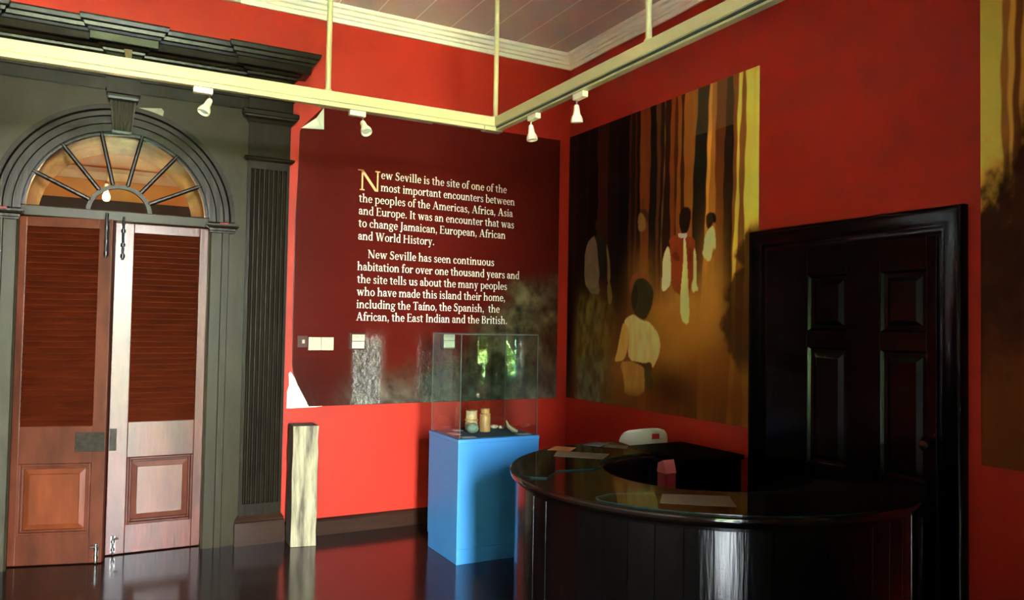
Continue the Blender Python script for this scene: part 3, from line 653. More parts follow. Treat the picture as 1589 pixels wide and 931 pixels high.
gl('í', 0.29).S(0.09, 0, XH, 'lr', 'f').poly((0.1, 0.52), (0.17, 0.52), (0.27, 0.7), (0.17, 0.7))
gl('k', 0.54).S(0.06, 0, ASC, 'lr', 'f').L(0.19, 0.22, 0.40, 0.45, 0.05).L(0.26, 0.28, 0.45, 0.0, 0.12).H(0.32, 0.5, 0.445, 0.03).H(0.38, 0.54, 0.015, 0.03)
gl('l', 0.29).S(0.09, 0, ASC, 'lr', 'f')
gl('m', 0.86).S(0.06, 0, XH, 'lr', 'f').S(0.365, 0, 0.3, 'lr').S(0.67, 0, 0.3, 'lr').A(0.29, 0.27, 0.183, 0.2, 0, 165, T_, 0.06).A(0.595, 0.27, 0.183, 0.2, 0, 165, T_, 0.06)
gl('n', 0.58).S(0.06, 0, XH, 'lr', 'f').S(0.38, 0, 0.3, 'lr').A(0.3, 0.27, 0.188, 0.2, 0, 165, T_, 0.06)
gl('o', 0.53).A(0.265, 0.225, 0.235, 0.24, 0, 360)
gl('p', 0.56).S(0.07, -0.23, XH, 'lr', 'f').A(0.285, 0.225, 0.24, 0.24, -145, 150)
gl('r', 0.41).S(0.06, 0, XH, 'lr', 'f').A(0.29, 0.28, 0.16, 0.18, 60, 165, 0.09, 0.07).dot(0.345, 0.40, 0.058)
gl('s', 0.41).A(0.205, 0.335, 0.15, 0.13, 35, 250, 0.075, 0.05).A(0.2, 0.12, 0.165, 0.135, -145, 70, 0.085, 0.05).poly((0.09, 0.29), (0.2, 0.2), (0.32, 0.16), (0.3, 0.24), (0.17, 0.3)).L(0.32, 0.33, 0.33, 0.44, 0.03).L(0.05, 0.02, 0.06, 0.13, 0.03)
gl('t', 0.36).S(0.09, 0.09, 0.56).A(0.225, 0.13, 0.135, 0.145, 180, 310, 0.1, 0.05).H(0.0, 0.33, XH - 0.02).poly((0.0, 0.44), (0.09, 0.56), (0.12, 0.56), (0.12, 0.44))
gl('u', 0.58).S(0.07, 0.16, XH, None, 'f').S(0.39, 0, XH, 'r', 'f').A(0.258, 0.19, 0.188, 0.2, 180, 345, T_, 0.06)
gl('v', 0.52).L(0.11, XH, 0.27, 0, 0.115).L(0.41, XH, 0.27, 0, 0.05).H(0.0, 0.23, XH - 0.015, 0.034).H(0.32, 0.51, XH - 0.015, 0.034)
gl('w', 0.79).L(0.11, XH, 0.25, 0, 0.115).L(0.39, XH, 0.25, 0, 0.05).L(0.39, XH, 0.54, 0, 0.115).L(0.68, XH, 0.54, 0, 0.05).H(0.0, 0.23, XH - 0.015, 0.034).H(0.59, 0.78, XH - 0.015, 0.034)
gl('y', 0.52).L(0.11, XH, 0.27, 0, 0.115).L(0.41, XH, 0.20, -0.2, 0.05).dot(0.13, -0.17, 0.058).H(0.1, 0.2, -0.2, 0.05).H(0.0, 0.23, XH - 0.015, 0.034).H(0.32, 0.51, XH - 0.015, 0.034)
gl('A', 0.74).L(0.36, CAP, 0.60, 0, 0.13).L(0.35, CAP, 0.12, 0, 0.05).H(0.2, 0.5, 0.23, 0.038).H(0.02, 0.24, 0.018, 0.036).H(0.48, 0.74, 0.018, 0.036)
gl('B', 0.62).S(0.08, 0, CAP, 'l', 'l', 0.115).A(0.3, 0.52, 0.2, 0.16, -90, 90).A(0.3, 0.185, 0.25, 0.185, -90, 90).H(0.15, 0.32, CAP - 0.02).H(0.15, 0.32, 0.02).H(0.15, 0.32, 0.365)
gl('E', 0.58).S(0.08, 0, CAP, 'l', 'l', 0.115).H(0.1, 0.5, CAP - 0.02).H(0.1, 0.53, 0.02).H(0.15, 0.42, 0.36, 0.036).L(0.49, 0.55, 0.49, CAP, 0.03).L(0.53, 0, 0.55, 0.15, 0.03).L(0.42, 0.28, 0.42, 0.44, 0.028)
gl('H', 0.8).S(0.08, 0, CAP, 'lr', 'lr', 0.115).S(0.57, 0, CAP, 'lr', 'lr', 0.115).H(0.15, 0.6, 0.355, 0.04)
gl('I', 0.35).S(0.11, 0, CAP, 'lr', 'lr', 0.115)
gl('J', 0.36).S(0.12, -0.03, CAP, None, 'lr', 0.115).A(0.09, -0.03, 0.145, 0.14, 270, 360, 0.115, 0.05).dot(0.05, -0.12, 0.055)
gl('N', 0.79).S(0.12, 0, CAP, 'lr', None, 0.05).S(0.63, 0, CAP, None, 'lr', 0.05).L(0.12, CAP, 0.62, 0, 0.15).H(0.02, 0.14, CAP - 0.018, 0.036)
gl('S', 0.53).A(0.265, 0.50, 0.195, 0.19, 35, 250, 0.1, 0.05).A(0.25, 0.18, 0.215, 0.19, -150, 70, 0.11, 0.05).poly((0.12, 0.42), (0.26, 0.31), (0.42, 0.24), (0.4, 0.36), (0.22, 0.46)).L(0.43, 0.5, 0.44, 0.68, 0.03).L(0.055, 0.02, 0.05, 0.2, 0.03)
gl('T', 0.62).S(0.255, 0, CAP, 'lr', None, 0.115).H(0.04, 0.59, CAP - 0.02).L(0.055, 0.54, 0.05, CAP, 0.03).L(0.57, 0.54, 0.575, CAP, 0.03)
gl('W', 1.0).L(0.13, CAP, 0.31, 0, 0.125).L(0.5, CAP, 0.31, 0, 0.05).L(0.5, CAP, 0.69, 0, 0.125).L(0.87, CAP, 0.69, 0, 0.05).H(0.0, 0.26, CAP - 0.018, 0.036).H(0.38, 0.56, CAP - 0.018, 0.036).H(0.76, 0.99, CAP - 0.018, 0.036)
def set_line(mb, text, x0, x1, z, em, sy, slope=0.0):
    wid = sum(FONT[c][1] for c in text) - 0.06
    sx_ = (x1 - x0) / wid; x = 0
    for ch in text:
        for p in FONT[ch][0].q:
            vs_ = [(x0 + (x + a) * sx_, sy, z + b * em + slope * (x + a) * sx_) for a, b in p]
            mb.add(vs_, [tuple(range(len(vs_)))])
        x += FONT[ch][1]
LINES = [[('ew Seville is the site of one of the', 1.822, 2.872, 2.567), ('most important encounters between', 1.822, 2.947, 2.475), ('the peoples of the Americas, Africa, Asia', 1.659, 2.931, 2.381),
          ('and Europe. It was an encounter that was', 1.659, 2.945, 2.290), ('to change Jamaican, European, African', 1.660, 2.868, 2.199), ('and World History.', 1.659, 2.255, 2.105)],
         [('New Seville has seen continuous', 1.734, 2.771, 1.975), ('habitation for over one thousand years and', 1.659, 3.002, 1.882), ('the site tells us about the many peoples', 1.660, 2.890, 1.790),
          ('who have made this island their home,', 1.659, 2.876, 1.698), ('including the Taíno, the Spanish,  the', 1.658, 2.827, 1.606), ('African, the East Indian and the British.', 1.658, 2.897, 1.516)]]
M['letter_white'] = mat('white vinyl lettering', (0.85, 0.8, 0.66), 0.4)
M['letter_gold'] = mat('pale orange vinyl lettering', (0.85, 0.5, 0.22), 0.4)
for para in LINES:
    mb = MB()
    for (s_, xa, xb, z) in para: set_line(mb, s_, xa, xb, z, 0.088, YB - 0.0086, -0.006)
    o = mb.build('lettering', M['letter_white'], panel); o['label'] = 'white serif lettering'
mb = MB(); N_ = G()
N_.S(0.12, 0, CAP, 'lr', None, 0.05).S(0.63, 0, CAP, None, 'lr', 0.05).L(0.12, CAP, 0.62, 0, 0.105).H(0.0, 0.14, CAP - 0.018, 0.03)
for p in N_.q: mb.add([(1.648 + a * 0.228, YB - 0.0086, 2.468 + b * 0.222) for a, b in p], [tuple(range(len(p)))])
o = mb.build('drop_capital', M['letter_gold'], panel); o['label'] = 'large pale orange capital N'

# switches and boxes screwed over the panel
def wallbox(name, x0, x1, z0, z1, d, mt, label, cat, group=None):
    t = thing(name, ((x0 + x1) / 2, YB, z0), label, cat, group)
    MB().box((x0, YB - 0.008 - d, z0), (x1, YB - 0.0062, z1)).build('housing', mt, t, bevel=0.003)
    return t
t = wallbox('wall_switch', 1.242, 1.312, 1.318, 1.402, 0.012, M['dark_box'], 'small dark switch plate with one white rocker beside the cream switches', 'switch')
MB().box((1.272, YB - 0.027, 1.348), (1.29, YB - 0.018, 1.374)).build('rocker', M['cream_plastic'], t, bevel=0.002)
for i, (xa, lab) in enumerate(((1.318, 'cream switch plate beside the small dark switch'), (1.408, 'cream switch plate of the joined pair, on the side of the text'))):
    t = wallbox('switch_plate', xa, xa + 0.088, 1.30, 1.392, 0.014, M['cream_plastic'], lab, 'switch', 'cream switch plates on the text panel')
    mb = MB(); mb.lathe([(0.014, 0), (0.016, 0.002), (0.017, 0.004), (0.0145, 0.004), (0.014, 0.001), (0, 0.001)], (xa + 0.044, YB - 0.022, 1.33), 24, (0, -1, 0)); mb.build('dial', M['cream_plastic'], t, smooth=True)
    MB().box((xa + 0.026, YB - 0.026, 1.366), (xa + 0.062, YB - 0.022, 1.372)).build('rocker', M['lamp_white'], t, bevel=0.001)
M['display'] = mat('grey display window', (0.35, 0.36, 0.3), 0.2)
M['mirror_plate'] = mat('pale glossy cover', (0.62, 0.58, 0.46), 0.12, 0.7)
for xa, xb, za, zb, lab in ((1.612, 1.722, 1.306, 1.424, 'maroon thermostat box with pale display on the open part of the panel'), (2.328, 2.437, 1.315, 1.432, 'maroon thermostat box seen through the glass case')):
    t = wallbox('thermostat', xa, xb, za, zb, 0.022, M['dark_box'], lab, 'thermostat', 'thermostats under the text')
    MB().box((xa + 0.014, YB - 0.036, za + 0.062), (xb - 0.004, YB - 0.03, zb - 0.01)).build('display', M['cream_plastic'], t, bevel=0.002)
    MB().box((xa + 0.02, YB - 0.038, za + 0.085), (xb - 0.014, YB - 0.036, zb - 0.016)).build('screen', M['display'], t)
    MB().box((xa + 0.014, YB - 0.036, za + 0.008), (xb - 0.004, YB - 0.03, za + 0.058)).build('cover', M['mirror_plate'], t, bevel=0.002)

# ---------------------------------------------------------------- murals on the right wall
def stripes(S, Z, Wd, spec, seed):
    """trunks: list of (s at mid height, lean, colour); each colour runs to the next entry"""
    nz, nx = S.shape; out = np.zeros((nz, nx, 3)); rg = np.random.RandomState(seed)
    for i, (s0, lean, c) in enumerate(spec):
        edge_ = s0 + lean * (Z - 2.6) + 0.006 * np.sin(Z * rg.uniform(3, 9) + rg.uniform(0, 6)) + 0.003 * np.sin(Z * 23 + rg.uniform(0, 6))
        k_ = sstep(-0.006, 0.006, S - edge_)[..., None]
        out = out * (1 - k_) + srgb(c) * k_
    return out
KM = 2.75
def mural_cols(nx, nz, S, Z):
    spec = [(-0.1, 0, (38, 10, 4)), (0.12, 0.01, (22, 5, 2)), (0.26, 0, (30, 9, 4)), (0.30, 0.02, (14, 3, 2)), (0.42, 0, (52, 16, 6)), (0.56, 0, (22, 6, 3)), (0.70, 0.02, (7, 3, 3)), (0.83, 0.01, (56, 22, 9)), (0.86, 0, (28, 9, 5)),
            (0.90, 0.01, (58, 22, 8)), (0.925, 0.01, (24, 8, 4)), (0.965, 0, (92, 40, 14)), (1.075, 0.01, (16, 7, 5)), (1.15, 0.0, (70, 36, 14)), (1.19, 0.02, (36, 12, 6)), (1.225, 0.03, (92, 60, 30)), (1.235, 0.03, (40, 12, 6)), (1.30, 0.0, (100, 46, 16)),
            (1.345, 0.0, (66, 26, 10)), (1.37, 0.01, (110, 60, 20)), (1.41, 0.0, (60, 22, 9)), (1.44, 0.01, (118, 66, 22)), (1.545, 0.055, (20, 14, 9)), (1.665, 0.05, (150, 98, 34)), (1.695, 0.03, (122, 72, 22)), (1.745, 0.01, (84, 38, 14)),
            (1.825, 0.02, (30, 12, 7)), (1.895, 0.0, (98, 58, 22)), (1.93, 0.04, (176, 132, 54)), (1.955, 0.03, (104, 64, 24)), (2.0, 0.01, (168, 134, 52))]
    c = stripes(S, Z, 2.11, spec, 4)
    c *= (0.85 + 0.3 * vnoise(nx, nz, 60, 3, 11, 3))[..., None]
    # pale patch across the top of the black trunk
    pt = ((S > 1.53) & (S < 1.9) & (Z > 2.78)).astype(float)[..., None] * 0.22; c = c * (1 - pt) + srgb((110, 88, 56)) * pt
    # golden mist
    nzm = vnoise(nx, nz, 8, 8, 12, 5)
    def blob(cs, cz, rs, rz, col, amp, nn=0.5):
        nonlocal c
        d = ((S - cs) / rs) ** 2 + ((Z - cz) / rz) ** 2
        k_ = np.clip(amp * np.exp(-d * 1.4) * (1 - nn + 2 * nn * nzm), 0, 0.97)[..., None]
        c = c * (1 - k_) + srgb(col) * k_
    dark = sstep(1.95, 1.35, Z)[..., None]; c = c * (1 - 0.85 * dark) + srgb((84, 46, 16)) * 0.85 * dark
    blob(1.0, 1.86, 0.2, 0.25, (112, 68, 24), 0.85); blob(1.45, 1.55, 0.36, 0.33, (146, 96, 34), 1.1); blob(1.72, 1.75, 0.16, 0.45, (146, 94, 36), 0.9)
    blob(1.25, 1.45, 0.35, 0.25, (128, 80, 28), 0.8); blob(0.75, 1.2, 0.3, 0.22, (104, 64, 28), 0.8); blob(0.0, 1.6, 0.13, 1.0, (18, 6, 4), 1.3, 0.1); blob(1.35, 1.08, 0.28, 0.16, (54, 22, 8), 0.9); blob(1.95, 1.05, 0.5, 0.16, (88, 42, 14), 0.8)
    blob(1.75, 1.28, 0.4, 0.2, (104, 56, 18), 0.6)
    # grey green undergrowth at the left
    gr = vnoise(nx, nz, 40, 22, 13, 4)
    k_ = (sstep(0.1, 0.2, S) * sstep(0.75, 0.45, S) * sstep(1.86, 1.6, Z + 0.2 * (nzm - 0.5)))[..., None] * np.clip(0.25 + 1.3 * gr[..., None], 0, 0.95)
    lowg = sstep(1.35, 1.0, Z)[..., None]
    c = c * (1 - k_) + ((1 - lowg) * srgb((84, 72, 32)) + lowg * srgb((78, 78, 58))) * (0.25 + 1.3 * gr[..., None]) * k_
    # dark red bush at the right
    xb = np.interp(Z[:, 0], [0.9, 1.3, 1.5, 1.62, 1.745, 1.84, 1.88, 1.95, 2.06, 2.2], [2.2, 1.9, 1.78, 1.83, 1.83, 1.9, 1.97, 1.92, 1.955, 2.05])[:, None]
    rough = 0.10 * (vnoise(nx, nz, 26, 26, 14, 4) - 0.5)
    k_ = (sstep(-0.01, 0.04, S - xb + rough) * sstep(2.2, 2.05, Z + rough) * sstep(1.15, 1.35, Z))[..., None] * 0.92
    c = c * (1 - k_) + srgb((58, 28, 12)) * (0.7 + 0.6 * gr[..., None]) * k_
    # painted figures
    def fig(pts, col, amp=1.0, soft=1, fade=None, sm=True):
        nonlocal c
        k_ = blur(poly(spline(pts, 1), S, Z), soft) * amp
        if fade: k_ = k_ * sstep(fade[0], fade[1], Z)
        sh = (0.82 + 0.36 * vnoise(nx, nz, 70, 16, int(pts[0][0] * 1000) % 97, 3))[..., None]
        c = c * (1 - k_[..., None]) + srgb(col) * sh * k_[..., None]
    fig([(0.398, 2.336), (0.439, 2.361), (0.489, 2.361), (0.521, 2.335), (0.527, 2.289), (0.505, 2.252), (0.476, 2.226), (0.438, 2.225), (0.409, 2.255), (0.39, 2.303)], (46, 20, 11), 1, 1, None)
    fig([(0.35, 2.214), (0.385, 2.222), (0.425, 2.194), (0.44, 2.114), (0.438, 2.035), (0.463, 1.929), (0.451, 1.851), (0.407, 1.8), (0.289, 1.811), (0.254, 1.859), (0.246, 1.994), (0.253, 2.102), (0.292, 2.179)], (100, 84, 62), 0.92, 1, (1.66, 1.8))
    fig([(0.373, 2.223), (0.442, 2.225), (0.515, 2.209), (0.547, 2.157), (0.567, 2.052), (0.562, 1.898), (0.501, 1.849), (0.463, 1.929), (0.433, 2.062), (0.416, 2.169)], (32, 28, 20), 0.95, 1, (1.68, 1.85))
    fig([(0.543, 2.158), (0.571, 2.104), (0.599, 1.999), (0.61, 1.896), (0.595, 1.82), (0.563, 1.86), (0.569, 1.975)], (104, 84, 52), 0.85, 1, (1.66, 1.82))
    fig([(0.559, 1.814), (0.599, 1.859), (0.628, 1.778), (0.638, 1.712), (0.612, 1.67), (0.584, 1.684)], (100, 80, 48), 0.8, 1, None)
    fig([(0.247, 1.973), (0.369, 2.021), (0.444, 1.92), (0.451, 1.838), (0.476, 1.77), (0.424, 1.752), (0.327, 1.767), (0.262, 1.86)], (92, 80, 60), 0.8, 1, None)
    fig([(0.97, 2.412), (0.989, 2.434), (1.016, 2.428), (1.025, 2.393), (1.01, 2.363), (0.983, 2.362)], (74, 40, 18), 0.85, 1, None)
    fig([(0.963, 2.364), (1.044, 2.352), (1.072, 2.303), (1.065, 2.256), (1.027, 2.284), (0.987, 2.337), (0.96, 2.35)], (52, 28, 14), 0.8, 1, None)
    fig([(0.96, 2.34), (0.999, 2.323), (1.03, 2.284), (1.036, 2.199), (0.951, 2.195), (0.937, 2.294)], (112, 82, 44), 0.75, 2, (2.02, 2.12))
    fig([(1.401, 2.282), (1.423, 2.311), (1.462, 2.318), (1.498, 2.304), (1.516, 2.274), (1.51, 2.22), (1.497, 2.173), (1.479, 2.141), (1.429, 2.141), (1.406, 2.177), (1.394, 2.233)], (30, 14, 9), 1, 1, None)
    fig([(1.284, 2.106), (1.337, 2.133), (1.385, 2.133), (1.418, 2.113), (1.451, 2.105), (1.483, 2.114), (1.522, 2.111), (1.558, 2.081), (1.562, 2.048), (1.549, 1.965), (1.543, 1.87), (1.527, 1.799), (1.507, 1.728), (1.453, 1.718), (1.399, 1.731), (1.343, 1.757), (1.315, 1.832), (1.317, 1.956), (1.311, 2.056)], (120, 48, 20), 0.95, 1, (1.58, 1.72))
    fig([(1.32, 2.018), (1.376, 2.026), (1.413, 1.974), (1.395, 1.951), (1.339, 1.967)], (80, 30, 14), 0.6, 2, None)
    fig([(1.484, 2.042), (1.529, 2.026), (1.525, 1.943), (1.495, 1.933)], (84, 32, 14), 0.5, 2, None)
    fig([(1.273, 2.064), (1.296, 2.057), (1.313, 1.981), (1.318, 1.894), (1.316, 1.808), (1.293, 1.779), (1.252, 1.755), (1.221, 1.761), (1.22, 1.824), (1.23, 1.899), (1.225, 1.962), (1.247, 2.023)], (182, 160, 112), 1, 1, None)
    fig([(1.548, 2.042), (1.566, 2.0), (1.574, 1.916), (1.571, 1.833), (1.576, 1.783), (1.593, 1.761), (1.587, 1.744), (1.566, 1.753), (1.549, 1.732), (1.531, 1.751), (1.527, 1.787), (1.547, 1.846), (1.542, 1.93), (1.545, 2.001)], (172, 146, 98), 1, 1, None)
    fig([(1.282, 1.784), (1.293, 1.781), (1.298, 1.722), (1.285, 1.719)], (120, 80, 40), 0.8, 0, None)
    fig([(1.44, 2.106), (1.462, 2.107), (1.474, 2.006), (1.487, 1.885), (1.496, 1.753), (1.508, 1.632), (1.503, 1.513), (1.419, 1.561), (1.417, 1.731), (1.43, 1.84), (1.443, 1.948)], (184, 154, 92), 0.95, 1, (1.3, 1.62))
    fig([(1.381, 2.139), (1.403, 2.149), (1.436, 2.136), (1.45, 2.139), (1.472, 2.142), (1.483, 2.119), (1.465, 2.104), (1.451, 2.11), (1.422, 2.108), (1.393, 2.118)], (215, 205, 175), 1, 0, None)
    fig([(1.447, 2.111), (1.462, 2.104), (1.459, 2.056), (1.452, 2.057), (1.44, 2.084)], (215, 205, 175), 0.9, 0, None)
    fig([(1.658, 2.227), (1.675, 2.249), (1.708, 2.252), (1.737, 2.239), (1.751, 2.207), (1.745, 2.175), (1.722, 2.185), (1.715, 2.162), (1.686, 2.142), (1.666, 2.156), (1.659, 2.192)], (50, 24, 13), 1, 1, None)
    fig([(1.714, 2.251), (1.747, 2.233), (1.754, 2.193), (1.742, 2.173), (1.725, 2.196)], (18, 9, 6), 0.9, 1, None)
    fig([(1.722, 2.164), (1.742, 2.125), (1.75, 2.055), (1.753, 2.02), (1.737, 1.998), (1.718, 1.988), (1.708, 1.943), (1.679, 1.933), (1.624, 1.983), (1.641, 2.029), (1.643, 2.088), (1.673, 2.132), (1.699, 2.152)], (182, 156, 102), 0.95, 1, (1.82, 1.95))
    fig([(1.721, 2.011), (1.743, 2.021), (1.75, 1.986), (1.734, 1.957), (1.721, 1.965)], (120, 72, 32), 0.8, 1, None)
    fig([(0.85, 1.771), (0.853, 1.835), (0.889, 1.888), (0.971, 1.906), (1.051, 1.887), (1.084, 1.848), (1.072, 1.814), (1.012, 1.856), (0.941, 1.867), (0.901, 1.833), (0.883, 1.783), (0.875, 1.745)], (112, 52, 32), 0.85, 1, None)
    fig([(0.891, 1.783), (0.911, 1.833), (0.962, 1.859), (1.032, 1.853), (1.092, 1.813), (1.132, 1.763), (1.125, 1.689), (1.096, 1.616), (1.038, 1.554), (0.978, 1.567), (0.905, 1.605), (0.877, 1.669), (0.872, 1.732)], (50, 42, 22), 0.97, 1, None)
    fig([(0.883, 1.77), (0.932, 1.82), (0.958, 1.755), (0.943, 1.668), (0.905, 1.63), (0.877, 1.681)], (36, 24, 12), 0.6, 2, None)
    fig([(0.78, 1.538), (0.833, 1.579), (0.905, 1.597), (0.961, 1.569), (1.018, 1.549), (1.077, 1.547), (1.136, 1.506), (1.191, 1.458), (1.214, 1.386), (1.201, 1.313), (1.16, 1.251), (1.13, 1.21), (1.114, 1.256), (1.044, 1.245), (0.943, 1.252), (0.885, 1.249), (0.838, 1.298), (0.857, 1.413), (0.848, 1.464)], (156, 132, 84), 0.98, 1, None)
    fig([(0.78, 1.538), (0.847, 1.503), (0.861, 1.414), (0.834, 1.323), (0.797, 1.258), (0.732, 1.242), (0.671, 1.241), (0.709, 1.319), (0.729, 1.397), (0.758, 1.489)], (150, 114, 58), 0.95, 1, None)
    fig([(0.732, 1.242), (0.885, 1.252), (1.024, 1.241), (1.045, 1.158), (1.036, 1.01), (0.802, 0.989), (0.8, 1.117)], (136, 98, 46), 0.8, 2, (0.95, 1.1))
    fig([(0.885, 1.254), (0.943, 1.252), (1.024, 1.239), (1.106, 1.26), (1.126, 1.212), (1.112, 1.163), (1.136, 1.091), (1.125, 1.054), (1.071, 1.062), (1.038, 1.145), (1.044, 1.208), (0.984, 1.232)], (60, 46, 24), 0.92, 1, None)
    lum = c @ np.array([0.35, 0.5, 0.15]); c = c * ((lum + 0.004) / 0.16)[..., None] ** 0.28
    return np.clip(c * KM, 0, 0.85)
M['mural'] = mat('printed mural paper', (1, 1, 1), 0.6, 0.1, attr='print', bump=0.06, bscale=(60, 60, 60))
MS, MZ0, MZ1 = 2.11, 0.91, 3.09
nx, nz = 420, 440
S = np.linspace(0, MS, nx)[None, :].repeat(nz, 0); Z = np.linspace(MZ0, MZ1, nz)[:, None].repeat(nx, 1)
o = sheet('mural', np.stack([np.full_like(S, XR - 0.0035), 5.458 - S, Z], -1), mural_cols(nx, nz, S, Z), (1, 0, 0), 0.003, M['mural'])
tag(o, 'brown forest mural with robed figures in golden mist, filling the corner', 'mural')
# second mural beyond the black door
nx, nz = 160, 420
S = np.linspace(0, 0.62, nx)[None, :].repeat(nz, 0); Z = np.linspace(0.92, 3.3, nz)[:, None].repeat(nx, 1)
c = stripes(S, Z, 0.6, [(-0.1, 0, (166, 132, 52)), (0.095, 0.0, (118, 78, 30)), (0.125, 0.01, (150, 112, 44)), (0.145, 0, (92, 50, 20)), (0.175, 0.01, (140, 100, 40)), (0.2, 0, (60, 26, 12)), (0.3, 0, (120, 76, 28)), (0.4, 0.02, (40, 16, 8)), (0.5, 0, (110, 60, 22))], 8)
n5 = vnoise(nx, nz, 10, 30, 21, 5); dark = sstep(2.35, 2.05, Z + 0.35 * (n5 - 0.5) - 0.4 * (S > 0.13) * sstep(0.12, 0.2, S) * 0.6)[..., None]
c = c * (1 - dark) + srgb((50, 22, 9)) * (0.6 + 0.8 * n5[..., None]) * dark
lw = sstep(1.6, 1.2, Z + 0.3 * (n5 - 0.5))[..., None] * 0.8; c = c * (1 - lw) + srgb((88, 44, 16)) * lw
o = sheet('mural', np.stack([np.full_like(S, XR - 0.0035), 2.032 - S, Z], -1), np.clip(c * ((c @ np.array([0.35, 0.5, 0.15]) + 0.004) / 0.16)[..., None] ** 0.28 * KM, 0, 0.85), (1, 0, 0), 0.003, M['mural'])
tag(o, 'strip of brown and yellow forest mural beyond the black door', 'mural')
# ---------------------------------------------------------------- suspended lighting track
TY, TX, TZ0, TZ1 = 4.06, 2.06, 2.648, 2.728
tr = thing('lighting_track', (TX, TY, TZ1), 'cream lighting track hung in an angle from the ceiling on rods', 'lighting track')
def trunk_profile(sgn):                                # (across, z)
    return [(-0.026, TZ1), (0.026, TZ1), (0.026, TZ0 + 0.026), (0.018, TZ0 + 0.024), (0.018, TZ0), (-0.018, TZ0), (-0.018, TZ0 + 0.024), (-0.026, TZ0 + 0.026)]
MB().prism([(TY + a, z) for a, z in trunk_profile(1)], 0, XL + 0.02, TX + 0.026).build('trunking', M['cream_metal'], tr, bevel=0.002)
MB().prism([(TX + a, z) for a, z in trunk_profile(1)], 1, YR + 0.02, TY - 0.026).build('trunking', M['cream_metal'], tr, bevel=0.002)
o = MB().box((TX - 0.09, TY - 0.03, TZ0 - 0.004), (TX + 0.03, TY + 0.03, TZ0 + 0.02)).build('corner_joint', M['cream_metal'], tr, bevel=0.003)
MB().box((1.0, TY - 0.03, TZ0 - 0.003), (1.66, TY + 0.03, TZ0 + 0.022)).build('joint_cover', M['cream_metal'], tr, bevel=0.002)
mb = MB(); mb.box((TX - 0.0275, YR + 0.05, TZ0 + 0.010), (TX + 0.0275, TY - 0.05, TZ0 + 0.018)); mb.build('track_groove', M['dark_gap'], tr)
for (x, y) in ((1.05, TY), (TX - 0.008, TY), (TX, 2.625), (-0.6, TY), (TX, 0.9)):
    mb = MB(); mb.tube([(x, y, TZ1 - 0.01), (x, y, ZC)], 0.0145, 12); mb.lathe([(0.02, 0), (0.02, 0.012), (0.0145, 0.02)], (x, y, TZ1 - 0.002), 16); mb.lathe([(0.0145, -0.02), (0.04, -0.012), (0.04, 0.001), (0, 0.001)], (x, y, ZC), 16)
    mb.build('hanging_rod', M['cream_metal'], tr, smooth=True)
def spot(x, y, along, tilt, label):
    t = thing('track_spotlight', (x, y, TZ0), label, 'spotlight', 'white spotlights on the lighting track')
    ax = Vector((1, 0, 0)) if along == 'x' else Vector((0, 1, 0)); pr = Vector((0, 1, 0)) if along == 'x' else Vector((1, 0, 0))
    mb = MB(); c0 = Vector((x, y, TZ0)); s_ = -1 if along == 'x' else 1
    a = c0 + ax * (-0.055) - pr * 0.017 + Vector((0, 0, -0.03)); b = c0 + ax * 0.035 + pr * 0.017 + Vector((0, 0, -0.001))
    mb.box(tuple(min(p, q) for p, q in zip(a, b)), tuple(max(p, q) for p, q in zip(a, b)))
    mb.build('adapter', M['lamp_white'], t, bevel=0.003)
    j = c0 + ax * 0.022 + Vector((0, 0, -0.03)); k_ = j + Vector((0, 0, -0.03))
    mb = MB(); mb.tube([j, k_], 0.0045, 8); mb.lathe([(0.0, -0.008), (0.008, -0.004), (0.008, 0.004), (0, 0.008)], k_, 12); mb.build('stem', M['steel'], t, smooth=True)
    d = Vector(tilt).normalized()
    h = k_ - d * 0.008
    mb = MB(); mb.lathe([(0.0, 0.0), (0.010, 0.0), (0.0135, 0.006), (0.0165, 0.03), (0.018, 0.045), (0.024, 0.055), (0.0285, 0.066), (0.030, 0.074), (0.030, 0.085), (0.027, 0.086), (0.024, 0.075), (0.012, 0.06), (0.0, 0.058)], h, 28, d)
    mb.build('lamp_head', M['lamp_white'], t, smooth=True)
    mb = MB(); mb.lathe([(0.0, 0.062), (0.014, 0.063), (0.022, 0.074), (0.02, 0.077), (0, 0.079)], h, 20, d); mb.build('lens', M['display'], t, smooth=True)
spot(0.44, TY, 'x', (-0.38, -0.25, -0.85), 'white spotlight hanging before the dark doorway surround')
spot(1.222, TY, 'x', (0.12, -0.55, -0.75), 'white spotlight facing out above the peeling corner of the panel')
spot(TX, 3.62, 'y', (0.05, -0.12, -0.95), 'white spotlight on the track nearest the angle')
spot(TX, 3.165, 'y', (0.1, 0.1, -0.95), 'white spotlight on the track in front of the mural')

# ---------------------------------------------------------------- timber offcut standing at the wall
M['bleached'] = mat('bleached grained timber', (0.46, 0.4, 0.25), 0.55, 0.4, col2=(0.075, 0.055, 0.03), vscale=(22, 22, 2.6), bump=0.3, bscale=(50, 50, 8))
M['old_timber'] = mat('dark weathered timber', (0.05, 0.036, 0.022), 0.7, var=0.4, vscale=(20, 20, 3))
t = thing('timber_post', (1.26, 5.29, 0), 'short squared timber post standing against the red wall', 'post')
mb = MB(); rg = random.Random(5)
def pring(z, j): 
    return [(1.178 + rg.uniform(-j, j), 5.232 + rg.uniform(-j, j), z), (1.342 + rg.uniform(-j, j), 5.205, z), (1.345, 5.39, z), (1.182 + rg.uniform(-j, j), 5.395, z)]
mb.rings([pring(z, 0.003) for z in (0, 0.1, 0.22, 0.36, 0.5, 0.62, 0.7, 0.803)])
po = mb.build('post_body', M['old_timber'], t, bevel=0.004)
po.data.materials.append(M['bleached'])
for p in po.data.polygons:
    if abs(p.normal.y) > 0.8 and p.center.y < 0: p.material_index = 1

